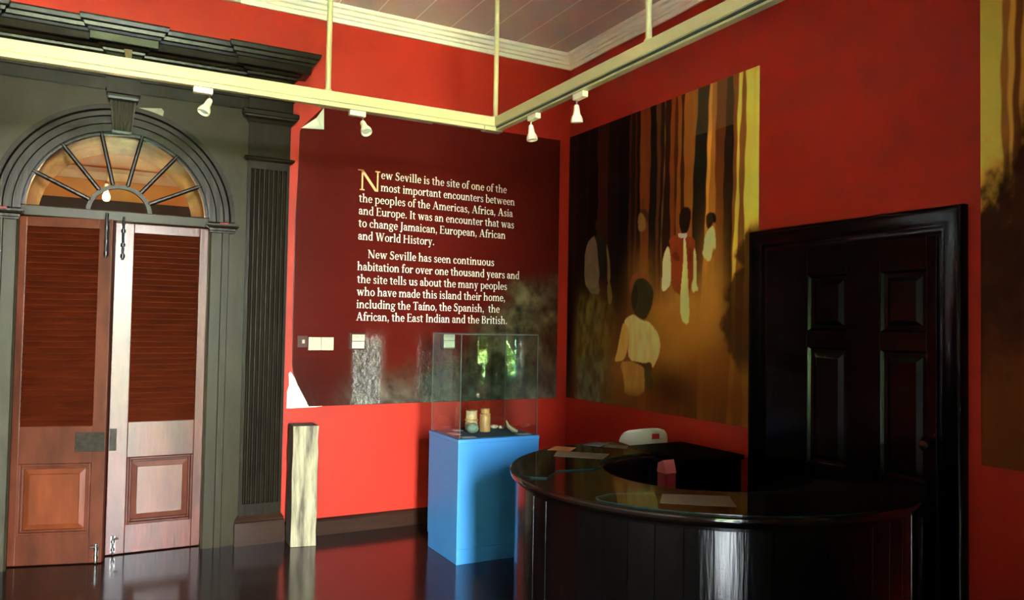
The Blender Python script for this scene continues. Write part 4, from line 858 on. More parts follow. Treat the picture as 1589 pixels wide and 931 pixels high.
# ---------------------------------------------------------------- curved reception counter
KX, KY, RO, RI, KH = 2.67, 2.92, 0.965, 0.50, 0.80
A0, A1 = R(80), R(312)
ct = thing('reception_counter', (KX, KY, 0), 'curved black lacquered reception counter clad in upright boards', 'counter')
def arcpts(r, a0, a1, n): return [(KX + r * math.cos(a0 + (a1 - a0) * i / n), KY + r * math.sin(a0 + (a1 - a0) * i / n)) for i in range(n + 1)]
# boarded body with V grooves
RB = 0.935; nb = 34; outer = []
for i in range(nb):
    a0 = A0 + 0.02 + (A1 - A0 - 0.04) * i / nb; a1 = A0 + 0.02 + (A1 - A0 - 0.04) * (i + 1) / nb; g = 0.0022
    outer.append((KX + (RB - 0.005) * math.cos(a0), KY + (RB - 0.005) * math.sin(a0)))
    for q in range(6): 
        a = a0 + g + (a1 - a0 - 2 * g) * q / 5; outer.append((KX + RB * math.cos(a), KY + RB * math.sin(a)))
inner = arcpts(RI + 0.03, A1 - 0.03, A0 + 0.03, 90)
lo = outer; li = inner
def ringsolid(mb, o_, i_, z0, z1):
    """solid between an outer and an inner outline (outer runs up, inner runs back)"""
    n = len(o_); m_ = len(i_)
    # resample the inner outline to the outer's count
    ii = []
    for k_ in range(n):
        f = (1 - k_ / (n - 1)) * (m_ - 1); j = min(int(f), m_ - 2); u = f - j
        ii.append((i_[j][0] * (1 - u) + i_[j + 1][0] * u, i_[j][1] * (1 - u) + i_[j + 1][1] * u))
    return mb.rings([[(o_[k_][0], o_[k_][1], z0), (o_[k_][0], o_[k_][1], z1), (ii[k_][0], ii[k_][1], z1), (ii[k_][0], ii[k_][1], z0)] for k_ in range(n)])
mb = MB(); ringsolid(mb, outer, inner, 0.0, KH - 0.055); mb.build('counter_body', M['black_wood'], ct, smooth=True, sharp=20)
# top with rounded nosing, moulding below
def ring_profile(mb, prof, n=120):
    rs = []
    for i in range(n + 1):
        a = A0 + (A1 - A0) * i / n
        rs.append([(KX + r * math.cos(a), KY + r * math.sin(a), z) for r, z in prof])
    return mb.rings(rs)
mb = MB(); ring_profile(mb, [(RI, KH - 0.03), (RI - 0.006, KH - 0.02), (RI - 0.006, KH - 0.008), (RI, KH), (RO - 0.01, KH), (RO - 0.002, KH - 0.005), (RO, KH - 0.014), (RO - 0.003, KH - 0.024), (RO - 0.012, KH - 0.03)])
mb.build('counter_top', M['counter_top'], ct, smooth=True, sharp=30)
mb = MB(); ring_profile(mb, [(RI + 0.03, KH - 0.055), (RI + 0.03, KH - 0.03), (RO - 0.016, KH - 0.03), (RO - 0.018, KH - 0.038), (RO - 0.028, KH - 0.046), (RO - 0.029, KH - 0.058), (RO - 0.032, KH - 0.06), (RO - 0.032, KH - 0.0551)])
mb.build('edge_moulding', M['black_wood'], ct, smooth=True, sharp=30)
mb = MB(); rs = []
for i in range(61):
    a = R(95) + R(160) * i / 60
    rs.append([(KX + r * math.cos(a), KY + r * math.sin(a), z) for r, z in ((RI + 0.04, 0.535), (RI + 0.04, 0.555), (0.27, 0.555), (0.27, 0.535))])
mb.rings(rs); mb.build('inner_shelf', M['black_wood'], ct)
mb = MB(); ring_profile(mb, [(RB + 0.012, 0.0), (RB + 0.012, 0.09), (RB + 0.006, 0.1), (RB - 0.02, 0.1), (RB - 0.02, 0.0)]); mb.build('kick_board', M['black_wood'], ct)

# glass sheets on the counter
def flat(name, pts, z, th, mt, label, cat, group=None):
    cx = sum(p[0] for p in pts) / len(pts); cy2 = sum(p[1] for p in pts) / len(pts)
    t = MB().prism([(x - cx, y - cy2) for x, y in pts], 2, 0, th)
    o = t.build(name, mt, None); o.location = (cx, cy2, z); return tag(o, label, cat, group)
def pol(r, a): return (KX + r * math.cos(R(a)), KY + r * math.sin(R(a)))
g1 = [pol(0.93, a) for a in range(84, 164, 4)] + [pol(0.94, 165), pol(0.91, 169), pol(0.84, 171), pol(0.78, 165), pol(0.74, 160), pol(0.66, 158), pol(0.56, 156), pol(0.515, 150)] + [pol(0.515, a) for a in range(146, 82, -6)]
flat('glass_sheet', g1, KH + 0.0005, 0.006, M['sheet_glass'], 'curved clear glass sheet on the counter end by the display case', 'glass sheet', 'glass sheets on the counter')
g2 = [pol(0.80, 199), pol(0.90, 199), pol(0.935, 202)] + [pol(0.94, a) for a in range(206, 300, 5)] + [pol(0.52, a) for a in range(298, 225, -6)] + [pol(0.6, 214), pol(0.72, 204)]
flat('glass_sheet', g2, KH + 0.0005, 0.006, M['sheet_glass'], 'curved clear glass sheet on the front of the counter', 'glass sheet', 'glass sheets on the counter')
for g_o in [x for x in bpy.data.objects if x.name.startswith('glass_sheet')]:
    g_o.data.materials.append(M['glass_edge'])
    for p in g_o.data.polygons:
        if abs(p.normal.z) < 0.5: p.material_index = 1
def paper(name, pts, mt, label, cat, group='papers on the counter'):
    flat(name, pts, KH + 0.0068, 0.0008, mt, label, cat, group)
paper('paper_sheet', [(2.105, 2.555), (2.335, 2.405), (2.22, 2.245), (1.985, 2.425)], M['brown_paper'], 'large tan sheet on the front glass of the counter', 'paper')
paper('paper_sheet', [(2.165, 3.525), (2.36, 3.345), (2.49, 3.47), (2.28, 3.67)], M['brown_paper'], 'tan sheet on the glass at the counter end by the display case', 'paper')
paper('leaflet', [(2.24, 3.715), (2.345, 3.635), (2.44, 3.725), (2.36, 3.815)], M['orange_paper'], 'small orange leaflet beside the tan sheet', 'leaflet')
paper('leaflet', [(2.60, 3.69), (2.68, 3.57), (2.76, 3.66), (2.68, 3.76)], M['brown_paper'], 'tan leaflet overlapping the grey one at the counter end', 'leaflet')
paper('leaflet', [(2.53, 3.80), (2.585, 3.70), (2.72, 3.79), (2.66, 3.865)], M['grey_paper'], 'grey blue leaflet at the far end of the counter', 'leaflet')

# pink carton on the inner shelf
M['pink'] = mat('pink card', (0.72, 0.2, 0.2), 0.5); M['crimson'] = mat('crimson card', (0.3, 0.02, 0.03), 0.5)
t = thing('carton', (2.76, 3.32, 0.556), 'small pink and crimson carton on the shelf inside the counter', 'carton')
MB().box((2.725, 3.28, 0.556), (2.795, 3.35, 0.715)).build('carton_body', M['crimson'], t, bevel=0.002)
mb = MB(); mb.prism([(3.278, 0.7155), (3.352, 0.7155), (3.345, 0.765), (3.30, 0.785)], 0, 2.723, 2.797); mb.build('flap', M['pink'], t)

# low black cabinet by the wall
cb = thing('low_cabinet', (3.2, 3.73, 0), 'low black cabinet between the counter and the mural wall', 'cabinet')
MB().box((2.99, 3.44, 0), (3.435, 3.97, 0.722)).build('cabinet_body', M['black_wood'], cb, bevel=0.002)
MB().box((2.97, 3.42, 0.722), (3.44, 3.985, 0.75)).build('cabinet_top', M['matt_black'], cb, bevel=0.004)
for a, b in ((3.45, 3.70), (3.71, 3.96)):
    d = MB().box((2.972, a, 0.06), (2.99, b, 0.7)).build('cabinet_door', M['black_wood'], cb, bevel=0.002)
    kx = Vector((2.972, b - 0.04 if a < 3.6 else a + 0.04, 0.45)); MB().lathe([(0.008, 0), (0.008, 0.012), (0.014, 0.018), (0, 0.024)], kx, 12, (-1, 0, 0)).build('knob', M['black_metal'], d, world=True, smooth=True)

# white plastic chair
chx, chy = 3.205, 4.065
ch = thing('plastic_chair', (chx, chy, 0), 'white plastic chair with a slotted back behind the counter', 'chair')
def ch_grid():
    """backrest shell as a curved thick grid with a hand slot; hole cut by leaving cells out"""
    nu, nv = 30, 32; mb = MB(); V = []
    def P(u, v, off):
        hw = 0.2 * (0.62 + 0.38 * math.sqrt(max(0.0, 1 - max(0.0, (v - 0.78) / 0.22) ** 2)))
        x = chx + u * hw
        z = 0.45 + 0.392 * v - 0.012 * u * u * v
        y = chy - 0.04 * v + 0.05 * u * u + off
        return (x, y, z)
    for off in (0, 0.006):
        for j in range(nv + 1):
            for i in range(nu + 1): V.append(P(-1 + 2 * i / nu, j / nv, off))
    N = (nu + 1) * (nv + 1); ix = lambda i, j, k_: k_ * N + j * (nu + 1) + i
    hole = lambda i, j: 17 <= i < 23 and 26 <= j < 29
    F = []
    for j in range(nv):
        for i in range(nu):
            if hole(i, j): continue
            F.append((ix(i, j, 0), ix(i + 1, j, 0), ix(i + 1, j + 1, 0), ix(i, j + 1, 0))); F.append((ix(i, j, 1), ix(i, j + 1, 1), ix(i + 1, j + 1, 1), ix(i + 1, j, 1)))
            for (di, dj, a, b) in ((-1, 0, (i, j), (i, j + 1)), (1, 0, (i + 1, j + 1), (i + 1, j)), (0, -1, (i + 1, j), (i, j)), (0, 1, (i, j + 1), (i + 1, j + 1))):
                q, r_ = i + di, j + dj
                if q < 0 or q >= nu or r_ < 0 or r_ >= nv or hole(q, r_):
                    F.append((ix(*a, 0), ix(*a, 1), ix(*b, 1), ix(*b, 0)))
    return mb.add(V, F)
ch_grid().build('backrest', M['chair'], ch, smooth=True, sharp=50)
mb = MB(); rs = []
for (y, z, hw) in ((chy + 0.0, 0.45, 0.205), (chy + 0.04, 0.432, 0.21), (chy + 0.2, 0.425, 0.215), (chy + 0.36, 0.435, 0.21), (chy + 0.41, 0.425, 0.2)):
    rs.append([(chx - hw, y, z + 0.012), (chx - hw * 0.6, y, z), (chx + hw * 0.6, y, z), (chx + hw, y, z + 0.012), (chx + hw, y, z + 0.002), (chx + hw * 0.6, y, z - 0.012), (chx - hw * 0.6, y, z - 0.012), (chx - hw, y, z + 0.002)])
mb.rings(rs); mb.build('seat', M['chair'], ch, smooth=True, sharp=50)
for sx_ in (-1, 1):
    for (ya, yb) in ((0.02, 0.01), (0.38, 0.40)):
        MB().tube([(chx + sx_ * 0.17, chy + ya, 0.432), (chx + sx_ * 0.19, chy + yb, 0.0)], [0.016, 0.013], 10).build('leg', M['chair'], ch, smooth=True)

# ---------------------------------------------------------------- display case
cx0, cx1, cy0, cy1, cz, gz = 2.018, 2.60, 4.42, 4.90, 0.777, 1.433
case = thing('display_case', ((cx0 + cx1) / 2, (cy0 + cy1) / 2, 0), 'blue display plinth with a tall clear glass box', 'display case')
mb = MB(); mb.box((cx0, cy0, 0.0), (cx1, cy1 - 0.012, 0.095)); mb.build('plinth_base', M['blue'], case, bevel=0.003)
MB().box((cx0 - 0.001, cy0 - 0.001, 0.095), (cx1, cy1, cz - 0.022)).build('plinth', M['blue'], case, bevel=0.003)
MB().box((cx0 - 0.003, cy0 - 0.003, cz - 0.022), (cx1 + 0.002, cy1 + 0.002, cz)).build('plinth_rim', M['blue'], case, bevel=0.002)
MB().box((cx0 + 0.022, cy0 + 0.022, cz - 0.004), (cx1 - 0.022, cy1 - 0.022, cz + 0.004)).build('display_deck', M['blue_deck'], case)
g = 0.006
for nm, a, b in (('glass_pane', (cx0 + 0.01, cy0 + 0.008, cz), (cx1 - 0.01, cy0 + 0.008 + g, gz)), ('glass_pane', (cx0 + 0.01, cy1 - 0.008 - g, cz), (cx1 - 0.01, cy1 - 0.008, gz)),
                 ('glass_pane', (cx0 + 0.01, cy0 + 0.0145, cz), (cx0 + 0.01 + g, cy1 - 0.0145, gz)), ('glass_pane', (cx1 - 0.01 - g, cy0 + 0.0145, cz), (cx1 - 0.01, cy1 - 0.0145, gz)),
                 ('glass_lid', (cx0 + 0.01, cy0 + 0.008, gz), (cx1 - 0.01, cy1 - 0.008, gz + g))):
    MB().box(a, b).build(nm, M['glass'], case)
M['seam'] = mat('pale silicone seam', (0.07, 0.09, 0.075), 0.3)
mb = MB()
for x in (cx0 + 0.012, cx1 - 0.012):
    for y in (cy0 + 0.010, cy1 - 0.010): mb.box((x - 0.002, y - 0.002, cz), (x + 0.002, y + 0.002, gz + g))
for y in (cy0 + 0.010, cy1 - 0.010): mb.box((cx0 + 0.010, y - 0.002, gz + 0.002), (cx1 - 0.010, y + 0.002, gz + g + .001))
for x in (cx0 + 0.012, cx1 - 0.012): mb.box((x - 0.002, cy0 + 0.012, gz + 0.002), (x + 0.002, cy1 - 0.012, gz + g + .001))
mb.build('glass_seam', M['seam'], case)
DZ = cz + 0.0042
M['bamboo'] = mat('tan bamboo', (0.5, 0.27, 0.09), 0.4, var=0.2, vscale=(60, 60, 8)); M['bone'] = mat('pale tan clay', (0.6, 0.44, 0.22), 0.5, var=0.25, vscale=(50, 50, 50))
M['gourd'] = mat('green grey stone', (0.2, 0.26, 0.19), 0.6, var=0.35, vscale=(70, 70, 70)); M['shell'] = mat('pale shell', (0.62, 0.5, 0.34), 0.5, var=0.3, vscale=(60, 60, 60))
t = thing('bamboo_vessel', (2.335, 4.69, DZ), 'tall tan cylindrical vessel with a ringed neck in the display case', 'vessel')
c0 = (2.335, 4.69, DZ)
MB().lathe([(0, 0), (0.036, 0), (0.037, 0.01), (0.036, 0.1), (0.034, 0.108)], c0).build('body', M['bamboo'], t, smooth=True)
MB().lathe([(0.034, 0.108), (0.037, 0.112), (0.037, 0.118), (0.03, 0.122), (0.03, 0.142), (0.032, 0.148), (0.03, 0.154), (0.0, 0.156)], c0).build('lid', M['bamboo'], t, smooth=True)
t = thing('banded_vessel', (2.285, 4.80, DZ), 'shorter pale vessel behind the tall tan one', 'vessel'); c0 = (2.285, 4.80, DZ)
MB().lathe([(0, 0), (0.04, 0), (0.044, 0.02), (0.042, 0.05), (0.036, 0.062), (0.036, 0.07), (0.04, 0.075), (0.038, 0.11), (0.04, 0.13), (0.036, 0.132), (0.0, 0.125)], c0).build('body', M['bone'], t, smooth=True)
MB().lathe([(0.0405, 0.0), (0.046, 0.002), (0.046, 0.012), (0.0405, 0.014)], (2.285, 4.80, DZ + 0.06), 24).build('band', M['bamboo'], t, smooth=True)
t = thing('round_stone', (2.218, 4.64, DZ), 'round green grey stone ball beside the vessels', 'stone')
MB().lathe([(0.001, 0.0)] + [(0.042 * math.sin(a), 0.034 - 0.034 * math.cos(a)) for a in [math.pi * i / 16 for i in range(1, 16)]] + [(0.001, 0.068)], (2.218, 4.64, DZ)).build('ball', M['gourd'], t, smooth=True)
for i, (x, y, s_, lab) in enumerate(((2.455, 4.79, 0.026, 'larger pale shell behind the pointed shard'), (2.495, 4.76, 0.02, 'smaller pale shell next to the larger one'))):
    rg = random.Random(i + 2); mb = MB(); rs = []
    for j in range(9):
        a = math.pi * (j + 0.3) / 9.0; rs.append([(x + s_ * math.sin(a) * math.cos(q * math.pi / 6) * (1 + 0.15 * math.sin(q * 3)), y + s_ * math.sin(a) * math.sin(q * math.pi / 6), DZ + 0.55 * s_ * (1 - math.cos(a))) for q in range(12)])
    mb.rings(rs); o = mb.build('seashell', M['shell'], None, smooth=True)
    tag(o, lab, 'shell', 'shells in the display case')
mb = MB(); p = [Vector((2.50, 4.53, DZ + 0.012)), Vector((2.475, 4.545, DZ + 0.02)), Vector((2.445, 4.56, DZ + 0.045)), Vector((2.43, 4.565, DZ + 0.085))]
mb.tube(p, [0.010, 0.017, 0.014, 0.003], 10); o = mb.build('pointed_shard', mat('olive horn', (0.3, 0.25, 0.13), 0.45), None, smooth=True)
o.location = (0, 0, 0); tag(o, 'pointed olive brown shard standing in the display case', 'shard')
def card(pts, label):
    cx, cy2 = sum(p[0] for p in pts) / 4, sum(p[1] for p in pts) / 4
    o = MB().prism([(x - cx, y - cy2) for x, y in pts], 2, 0, 0.002).build('caption_card', M['paper'], None); o.location = (cx, cy2, DZ)
    tag(o, label, 'card', 'caption cards in the display case')
card([(2.47, 4.45), (2.56, 4.445), (2.56, 4.51), (2.465, 4.51)], 'white caption card in front of the pointed shard')
card([(2.065, 4.455), (2.16, 4.455), (2.16, 4.51), (2.065, 4.51)], 'white caption card at the front corner before the stone ball')
card([(2.06, 4.60), (2.12, 4.60), (2.12, 4.70), (2.06, 4.70)], 'white caption card along the side pane of the case')
card([(2.15, 4.76), (2.21, 4.76), (2.21, 4.82), (2.15, 4.82)], 'small caption card behind the stone ball')
MB().tube([(2.42, 4.86, DZ + 0.006), (2.55, 4.86, DZ + 0.006)], 0.004, 8).build('thin_rod', M['shell'], None, smooth=True)
tag(bpy.data.objects['thin_rod'], 'thin pale rod lying along the back pane of the case', 'rod')

# ---------------------------------------------------------------- the world outside the rear openings
M['lawn'] = mat('sunlit lawn', (0.42, 0.44, 0.2), 0.9, var=0.3, vscale=(2, 2, 2)); M['stone'] = mat('pale veranda paving', (0.7, 0.66, 0.56), 0.8, var=0.1, vscale=(3, 3, 3))
tag(structure(MB().box((-30, -60, -0.6), (30, YR - 2.6, -0.4)).build('ground', M['lawn'])), 'sunlit lawn outside the rear window', 'lawn')
tag(structure(MB().box((-6, YR - 2.6, -0.6), (6, YR - 0.3, -0.02)).build('terrace', M['stone'])), 'pale paved terrace outside the rear doorway', 'terrace')
M['bark'] = mat('bark', (0.1, 0.07, 0.05), 0.9)
greens = [mat('leaf green', (0.26, 0.42, 0.12), 0.6), mat('yellow leaf green', (0.42, 0.52, 0.18), 0.6), mat('deep leaf green', (0.14, 0.26, 0.09), 0.6)]
for k_, (x, y, h, r) in enumerate(((-2.2, -7.6, 2.2, 1.15), (-4.9, -8.6, 2.6, 1.3), (-7.8, -9.8, 3.0, 1.4), (-0.6, -13.0, 3.0, 1.5), (3.4, -15.0, 3.4, 1.6))):
    lab = ('yellow green shrub nearest the rear window', 'green shrub beyond the rear window, second from the house', 'dark green shrub at the far side of the lawn', 'shrub standing far out on the lawn behind the doorway', 'shrub farthest from the house')[k_]
    t = thing('shrub', (x, y, -0.4), lab, 'shrub', 'shrubs on the lawn'); rg = random.Random(k_)
    mb = MB(); mb.tube([(x, y, -0.4), (x + 0.05, y, 0.3), (x, y + 0.05, h * 0.5)], [0.09, 0.07, 0.04], 8)
    for q in range(5): a = q * 1.26; mb.tube([(x, y, 0.2), (x + 0.6 * r * math.cos(a), y + 0.6 * r * math.sin(a), h * 0.5)], [0.05, 0.02], 6)
    mb.build('stem', M['bark'], t)
    mb = MB()
    for q in range(2600):
        d = Vector((rg.gauss(0, 1), rg.gauss(0, 1), rg.gauss(0, 1))).normalized() * (rg.random() ** 0.4)
        c0 = Vector((x, y, -0.35 + h * 0.5)) + Vector((d.x * r, d.y * r, d.z * h * 0.5))
        a = Vector((rg.gauss(0, 1), rg.gauss(0, 1), rg.gauss(0, 1))).normalized() * 0.1; b = a.orthogonal().normalized() * 0.05
        mb.add([c0 - a, c0 - b, c0 + a, c0 + b], [(0, 1, 2, 3)])
    mb.build('foliage', greens[(1, 0, 2, 0, 1)[k_]], t)

# ---------------------------------------------------------------- the two people mirrored in the glass case
M['skin_tone'] = mat('brown skin', (0.16, 0.075, 0.045), 0.5); M['hair'] = mat('dark hair', (0.008, 0.006, 0.005), 0.5)
M['shirt_dark'] = mat('dark shirt cloth', (0.03, 0.035, 0.045), 0.8); M['jeans'] = mat('dark trouser cloth', (0.02, 0.024, 0.035), 0.85)
M['shirt_pale'] = mat('pale shirt cloth', (0.5, 0.44, 0.36), 0.8); M['shorts'] = mat('grey shorts cloth', (0.1, 0.1, 0.12), 0.85)
def skin(name, chains, parent, material, root=0, sub=2):
    """one continuous surface grown round a branching skeleton; chains are lists of (point, radius) and join where points repeat"""
    verts, radii, edges, key = [], [], [], {}
    for ch_ in chains:
        last = None
        for p, r in ch_:
            k_ = tuple(round(c, 4) for c in p)
            if k_ not in key: key[k_] = len(verts); verts.append(p); radii.append(r if hasattr(r, '__len__') else (r, r))
            if last is not None and last != key[k_]: edges.append((last, key[k_]))
            last = key[k_]
    me = bpy.data.meshes.new(name); me.from_pydata(verts, edges, []); o = bpy.data.objects.new(name, me); C.objects.link(o)
    me.materials.append(material); o.parent = parent
    sk = o.modifiers.new('skin', 'SKIN'); sk.use_smooth_shade = True; sk.branch_smoothing = 0.3
    if not me.skin_vertices: me.skin_vertices.new(name='')
    lay = me.skin_vertices[0]
    for i, r in enumerate(radii): lay.data[i].radius = r; lay.data[i].use_root = (i == root)
    s_ = o.modifiers.new('subdivision', 'SUBSURF'); s_.levels = sub; s_.render_levels = sub
    return o
def hand_chains(wr, d, sd, k_=1.0, curl=0.5, nrm=None):
    """palm and five fingers from the wrist: d points along the hand, sd towards the thumb, nrm out of the palm"""
    wr, d, sd = Vector(wr), Vector(d).normalized(), Vector(sd).normalized(); nrm = Vector(nrm).normalized() if nrm else d.cross(sd)
    palm = wr + d * 0.045 * k_; ch_ = [[(tuple(wr), 0.024 * k_), (tuple(palm), (0.03 * k_, 0.016 * k_))]]
    for off, L in ((0.027, 0.072), (0.009, 0.08), (-0.009, 0.074), (-0.027, 0.058)):
        b = palm + d * 0.045 * k_ + sd * off * k_; p1 = b + (d * math.cos(curl * .6) + nrm * math.sin(curl * .6)) * L * 0.45 * k_
        p2 = p1 + (d * math.cos(curl * 1.5) + nrm * math.sin(curl * 1.5)) * L * 0.33 * k_; p3 = p2 + (d * math.cos(curl * 2.2) + nrm * math.sin(curl * 2.2)) * L * 0.24 * k_
        ch_.append([(tuple(palm), (0.03 * k_, 0.016 * k_)), (tuple(b), 0.0105 * k_), (tuple(p1), 0.009 * k_), (tuple(p2), 0.008 * k_), (tuple(p3), 0.0065 * k_)])
    t0 = wr + d * 0.02 * k_ + sd * 0.026 * k_; t1 = t0 + (d * 0.6 + sd * 0.6 + nrm * 0.3) * 0.04 * k_; t2 = t1 + (d * 0.8 + nrm * 0.5) * 0.032 * k_
    ch_.append([(tuple(wr), 0.024 * k_), (tuple(t0), 0.012 * k_), (tuple(t1), 0.0105 * k_), (tuple(t2), 0.008 * k_)])
    return ch_
def head(mb, c, k_=1.0):
    """head with brow, nose, lips, chin and ears, facing local +y; c is the centre of the head"""
    c = Vector(c); n = 28; rows = []
    for j in range(19):
        t = j / 18; z = 0.115 - 0.235 * t
        prof = math.sin(math.pi * min(1, max(0, (t * 0.93 + 0.035)))) ** 0.55
        wx = 0.076 * prof * (1 - 0.28 * sstep(0.5, 1.0, t)); wb = 0.098 * prof * (1 - 0.30 * sstep(0.55, 1.0, t)); wf = 0.094 * prof * (1 - 0.08 * sstep(0.6, 1.0, t))
        ring = []
        for i in range(n):
            a = 2 * math.pi * i / n; x, y = wx * math.cos(a), math.sin(a)
            y = y * (wf if y > 0 else wb)
            f = math.exp(-((a - math.pi / 2) / 0.2) ** 2); e_ = math.exp(-((abs(a - math.pi / 2) - 0.42) / 0.2) ** 2)
            y += f * (0.022 * math.exp(-((t - 0.58) / 0.06) ** 2) + 0.010 * math.exp(-((t - 0.5) / 0.08) ** 2) + 0.007 * math.exp(-((t - 0.72) / 0.025) ** 2) - 0.004 * math.exp(-((t - 0.745) / 0.012) ** 2) + 0.006 * math.exp(-((t - 0.775) / 0.02) ** 2) + 0.008 * math.exp(-((t - 0.9) / 0.05) ** 2))
            y += e_ * (-0.009 * math.exp(-((t - 0.48) / 0.04) ** 2) + 0.004 * math.exp(-((t - 0.41) / 0.03) ** 2))
            ring.append(c + Vector((x, y, z)) * k_)
        rows.append(ring)
    mb.rings(rows)
    for s_ in (-1, 1):
        mb.lathe([(0.0, -0.004), (0.026, -0.003), (0.03, 0.004), (0.022, 0.009), (0.012, 0.004), (0.0, 0.003)], c + Vector((s_ * 0.074, -0.008, -0.008)) * k_, 14, (s_, -0.35, 0.05))
    return mb
def eyes(c, k_, parent):
    c = Vector(c)
    for s_ in (-1, 1):
        mb = MB(); mb.lathe([(0, -0.011), (0.007, -0.008), (0.011, 0), (0.007, 0.008), (0, 0.011)], c + Vector((s_ * 0.031, 0.072, 0.002)) * k_, 12)
        mb.build('eye', M['paper'], parent, world=False, smooth=True)

# photographer: stands behind the phone that takes the picture
FZ = -YAW
def behind(back, side): return (-math.sin(YAW) * back + math.cos(YAW) * side, -math.cos(YAW) * back - math.sin(YAW) * side)
px_, py_ = behind(0.37, 0.13)
ph = thing('person', (px_, py_, 0), 'standing person in dark clothes raising a phone, mirrored in the glass case', 'person', rz=FZ)
hc = (0.0, 0.03, 1.60)
body = [[((0, 0, 0.95), (0.15, 0.10)), ((0, -0.005, 1.10), (0.135, 0.095)), ((0, 0.0, 1.27), (0.155, 0.105)), ((0, 0.0, 1.40), (0.11, 0.075)), ((0, 0.01, 1.47), 0.055), ((0, 0.02, 1.54), 0.05)]]
for s_ in (-1, 1):
    body.append([((0, 0, 0.95), (0.15, 0.10)), ((s_ * 0.09, 0, 0.86), 0.085), ((s_ * 0.105, 0.015, 0.49), 0.056), ((s_ * 0.11, -0.015, 0.30), 0.052), ((s_ * 0.115, -0.02, 0.09), 0.036), ((s_ * 0.12, 0.03, 0.045), 0.038), ((s_ * 0.13, 0.15, 0.03), 0.03)])
    sh, el, wr = (s_ * 0.185, 0.0, 1.385), (s_ * 0.25, 0.11, 1.14), (s_ * 0.105 - 0.085, 0.27, 1.40)
    body.append([((0, 0.0, 1.40), (0.11, 0.075)), (sh, 0.052), (el, 0.038), (wr, 0.024)])
    body += hand_chains(wr, (-s_ * 0.25, 0.3, 0.9), (-s_ * 0.8, -0.5, 0), 1.0, 0.6, (-s_ * 0.6, 0.4, 0))
skin('body', body, ph, M['skin_tone'])
mb = MB(); head(mb, hc); mb.build('head', M['skin_tone'], ph, world=False, smooth=True, sharp=80); eyes(hc, 1.0, ph)
mb = MB(); rows = []
for j in range(12):
    t = j / 11; a = t * 1.75; rr = math.sin(a)
    rows.append([Vector(hc) + Vector((0.086 * rr * math.cos(q * math.pi / 12), -0.012 + (0.098 if math.sin(q * math.pi / 12) > 0 else 0.106) * rr * math.sin(q * math.pi / 12) * (1 if math.sin(q * math.pi / 12) < 0 else 1 - 0.25 * t), 0.015 + 0.112 * math.cos(a) + (0.06 * t * max(0, math.sin(q * math.pi / 12))))) for q in range(24)])
mb.rings(rows); mb.build('hair', M['hair'], ph, world=False, smooth=True, sharp=80)
sh_ = [[((0, 0, 0.90), (0.165, 0.115)), ((0, -0.005, 1.10), (0.152, 0.112)), ((0, 0.0, 1.27), (0.17, 0.12)), ((0, 0.0, 1.40), (0.122, 0.088)), ((0, 0.008, 1.455), 0.066)]]
for s_ in (-1, 1): sh_.append([((0, 0.0, 1.40), (0.122, 0.088)), ((s_ * 0.185, 0.0, 1.385), 0.066), ((s_ * 0.23, 0.07, 1.22), 0.056)])
skin('shirt', sh_, ph, M['shirt_dark'])
tr_ = [[((0, 0, 0.99), (0.155, 0.108)), ((0, 0, 0.92), (0.16, 0.112))]]
for s_ in (-1, 1): tr_.append([((0, 0, 0.92), (0.16, 0.112)), ((s_ * 0.09, 0, 0.84), 0.098), ((s_ * 0.105, 0.015, 0.49), 0.072), ((s_ * 0.115, -0.02, 0.10), 0.058)])
skin('trousers', tr_, ph, M['jeans'])
for s_ in (-1, 1):
    mb = MB(); rows = []
    for (y, hw, h) in ((-0.075, 0.03, 0.06), (-0.05, 0.042, 0.085), (0.03, 0.045, 0.085), (0.1, 0.05, 0.06), (0.17, 0.046, 0.045), (0.20, 0.025, 0.03)):
        rows.append([(s_ * (0.12 + max(0, y) * 0.06) + hw * math.cos(q * math.pi / 6), y, max(0.002, h * 0.5 + h * 0.5 * math.sin(q * math.pi / 6))) for q in range(12)])
    mb.rings(rows); mb.build('shoe', M['black_metal'], ph, world=False, smooth=True)
phx, phy = behind(0.022, 0.0)
pt = thing('phone', (phx, phy, 1.5), 'black phone held up by the standing person', 'phone', rz=FZ)
MB().box((-0.03, -0.004, -0.062), (0.12, 0.004, 0.013)).build('phone_case', M['black_metal'], pt, world=False, bevel=0.003)
MB().lathe([(0.0, 0.0), (0.006, 0.0), (0.0065, 0.0015), (0.005, 0.002), (0, 0.002)], (0, 0.004, 0), 16, (0, 1, 0)).build('lens', M['display'], pt, world=False, smooth=True)

# small child with a bun, beside the photographer
bx_, by_ = behind(1.15, 0.42)
kd = thing('person', (bx_, by_, 0), 'small child with hair in a bun and pale shirt, mirrored low in the glass case', 'person', rz=FZ + 1.1)
k_ = 0.8; hk = (0.0, 0.01, 0.79)
body = [[((0, 0, 0.42), (0.085, 0.07)), ((0, 0, 0.52), (0.085, 0.068)), ((0, 0, 0.61), (0.07, 0.05)), ((0, 0, 0.66), 0.032), ((0, 0.005, 0.71), 0.03)]]
for s_ in (-1, 1):
    body.append([((0, 0, 0.42), (0.085, 0.07)), ((s_ * 0.05, 0, 0.37), 0.052), ((s_ * 0.055, 0.01, 0.21), 0.036), ((s_ * 0.058, -0.01, 0.13), 0.033), ((s_ * 0.06, -0.01, 0.045), 0.024), ((s_ * 0.064, 0.06, 0.022), 0.02)])
    sh, el, wr = (s_ * 0.105, 0, 0.60), (s_ * 0.135, 0.0, 0.475), (s_ * 0.13, 0.05, 0.37)
    body.append([((0, 0, 0.61), (0.07, 0.05)), (sh, 0.032), (el, 0.024), (wr, 0.016)]); body += hand_chains(wr, (0, 0.3, -0.95), (-s_ * 0.3, 0.9, 0.2), 0.58, 0.35, (-s_ * 1.0, 0.0, 0))
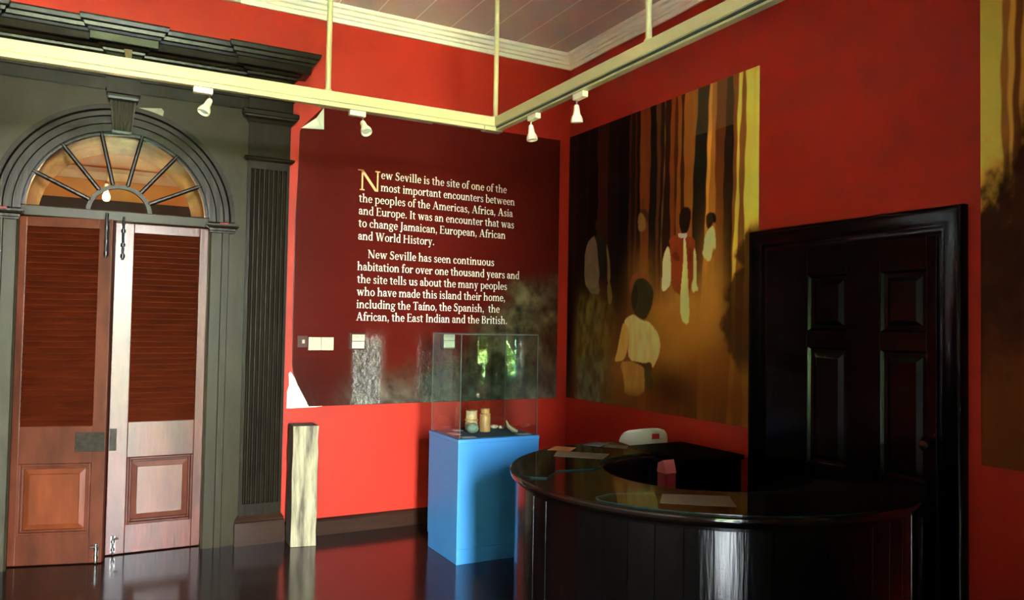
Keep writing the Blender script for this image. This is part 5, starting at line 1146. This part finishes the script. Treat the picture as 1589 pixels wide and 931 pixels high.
skin('body', body, kd, M['skin_tone'])
mb = MB(); head(mb, hk, k_); mb.build('head', M['skin_tone'], kd, world=False, smooth=True, sharp=80); eyes(hk, k_, kd)
mb = MB(); rows = []
for j in range(12):
    t = j / 11; a = t * 1.8; rr = math.sin(a)
    rows.append([Vector(hk) + Vector((0.086 * rr * math.cos(q * math.pi / 12), -0.012 + (0.098 if math.sin(q * math.pi / 12) > 0 else 0.106) * rr * math.sin(q * math.pi / 12) * (1 if math.sin(q * math.pi / 12) < 0 else 1 - 0.25 * t), 0.015 + 0.112 * math.cos(a) + (0.06 * t * max(0, math.sin(q * math.pi / 12))))) * k_ for q in range(24)])
mb.rings(rows)
mb.lathe([(0.0, -0.035)] + [(0.038 * math.sin(a), -0.036 * math.cos(a)) for a in (0.5, 1.0, 1.57, 2.1, 2.6)] + [(0.0, 0.036)], Vector(hk) + Vector((0, -0.09, 0.07)), 16, (0, -0.8, 0.5))
mb.build('hair', M['hair'], kd, world=False, smooth=True, sharp=80)
sh_ = [[((0, 0, 0.40), (0.105, 0.088)), ((0, 0, 0.52), (0.098, 0.08)), ((0, 0, 0.61), (0.08, 0.06)), ((0, 0, 0.65), 0.042)]]
for s_ in (-1, 1): sh_.append([((0, 0, 0.61), (0.08, 0.06)), ((s_ * 0.105, 0, 0.60), 0.042), ((s_ * 0.125, 0, 0.52), 0.036)])
skin('shirt', sh_, kd, M['shirt_pale'])
tr_ = [[((0, 0, 0.45), (0.092, 0.076)), ((0, 0, 0.41), (0.098, 0.08))]]
for s_ in (-1, 1): tr_.append([((0, 0, 0.41), (0.098, 0.08)), ((s_ * 0.05, 0, 0.35), 0.062), ((s_ * 0.055, 0.01, 0.22), 0.052)])
skin('shorts', tr_, kd, M['shorts'])
for s_ in (-1, 1):
    mb = MB(); rows = []
    for (y, hw, h) in ((-0.05, 0.02, 0.035), (-0.03, 0.027, 0.05), (0.02, 0.029, 0.048), (0.07, 0.031, 0.034), (0.1, 0.018, 0.02)):
        rows.append([(s_ * 0.061 + hw * math.cos(q * math.pi / 6), y, max(0.002, h * 0.5 + h * 0.5 * math.sin(q * math.pi / 6))) for q in range(12)])
    mb.rings(rows); mb.build('shoe', M['shirt_pale'], kd, world=False, smooth=True)
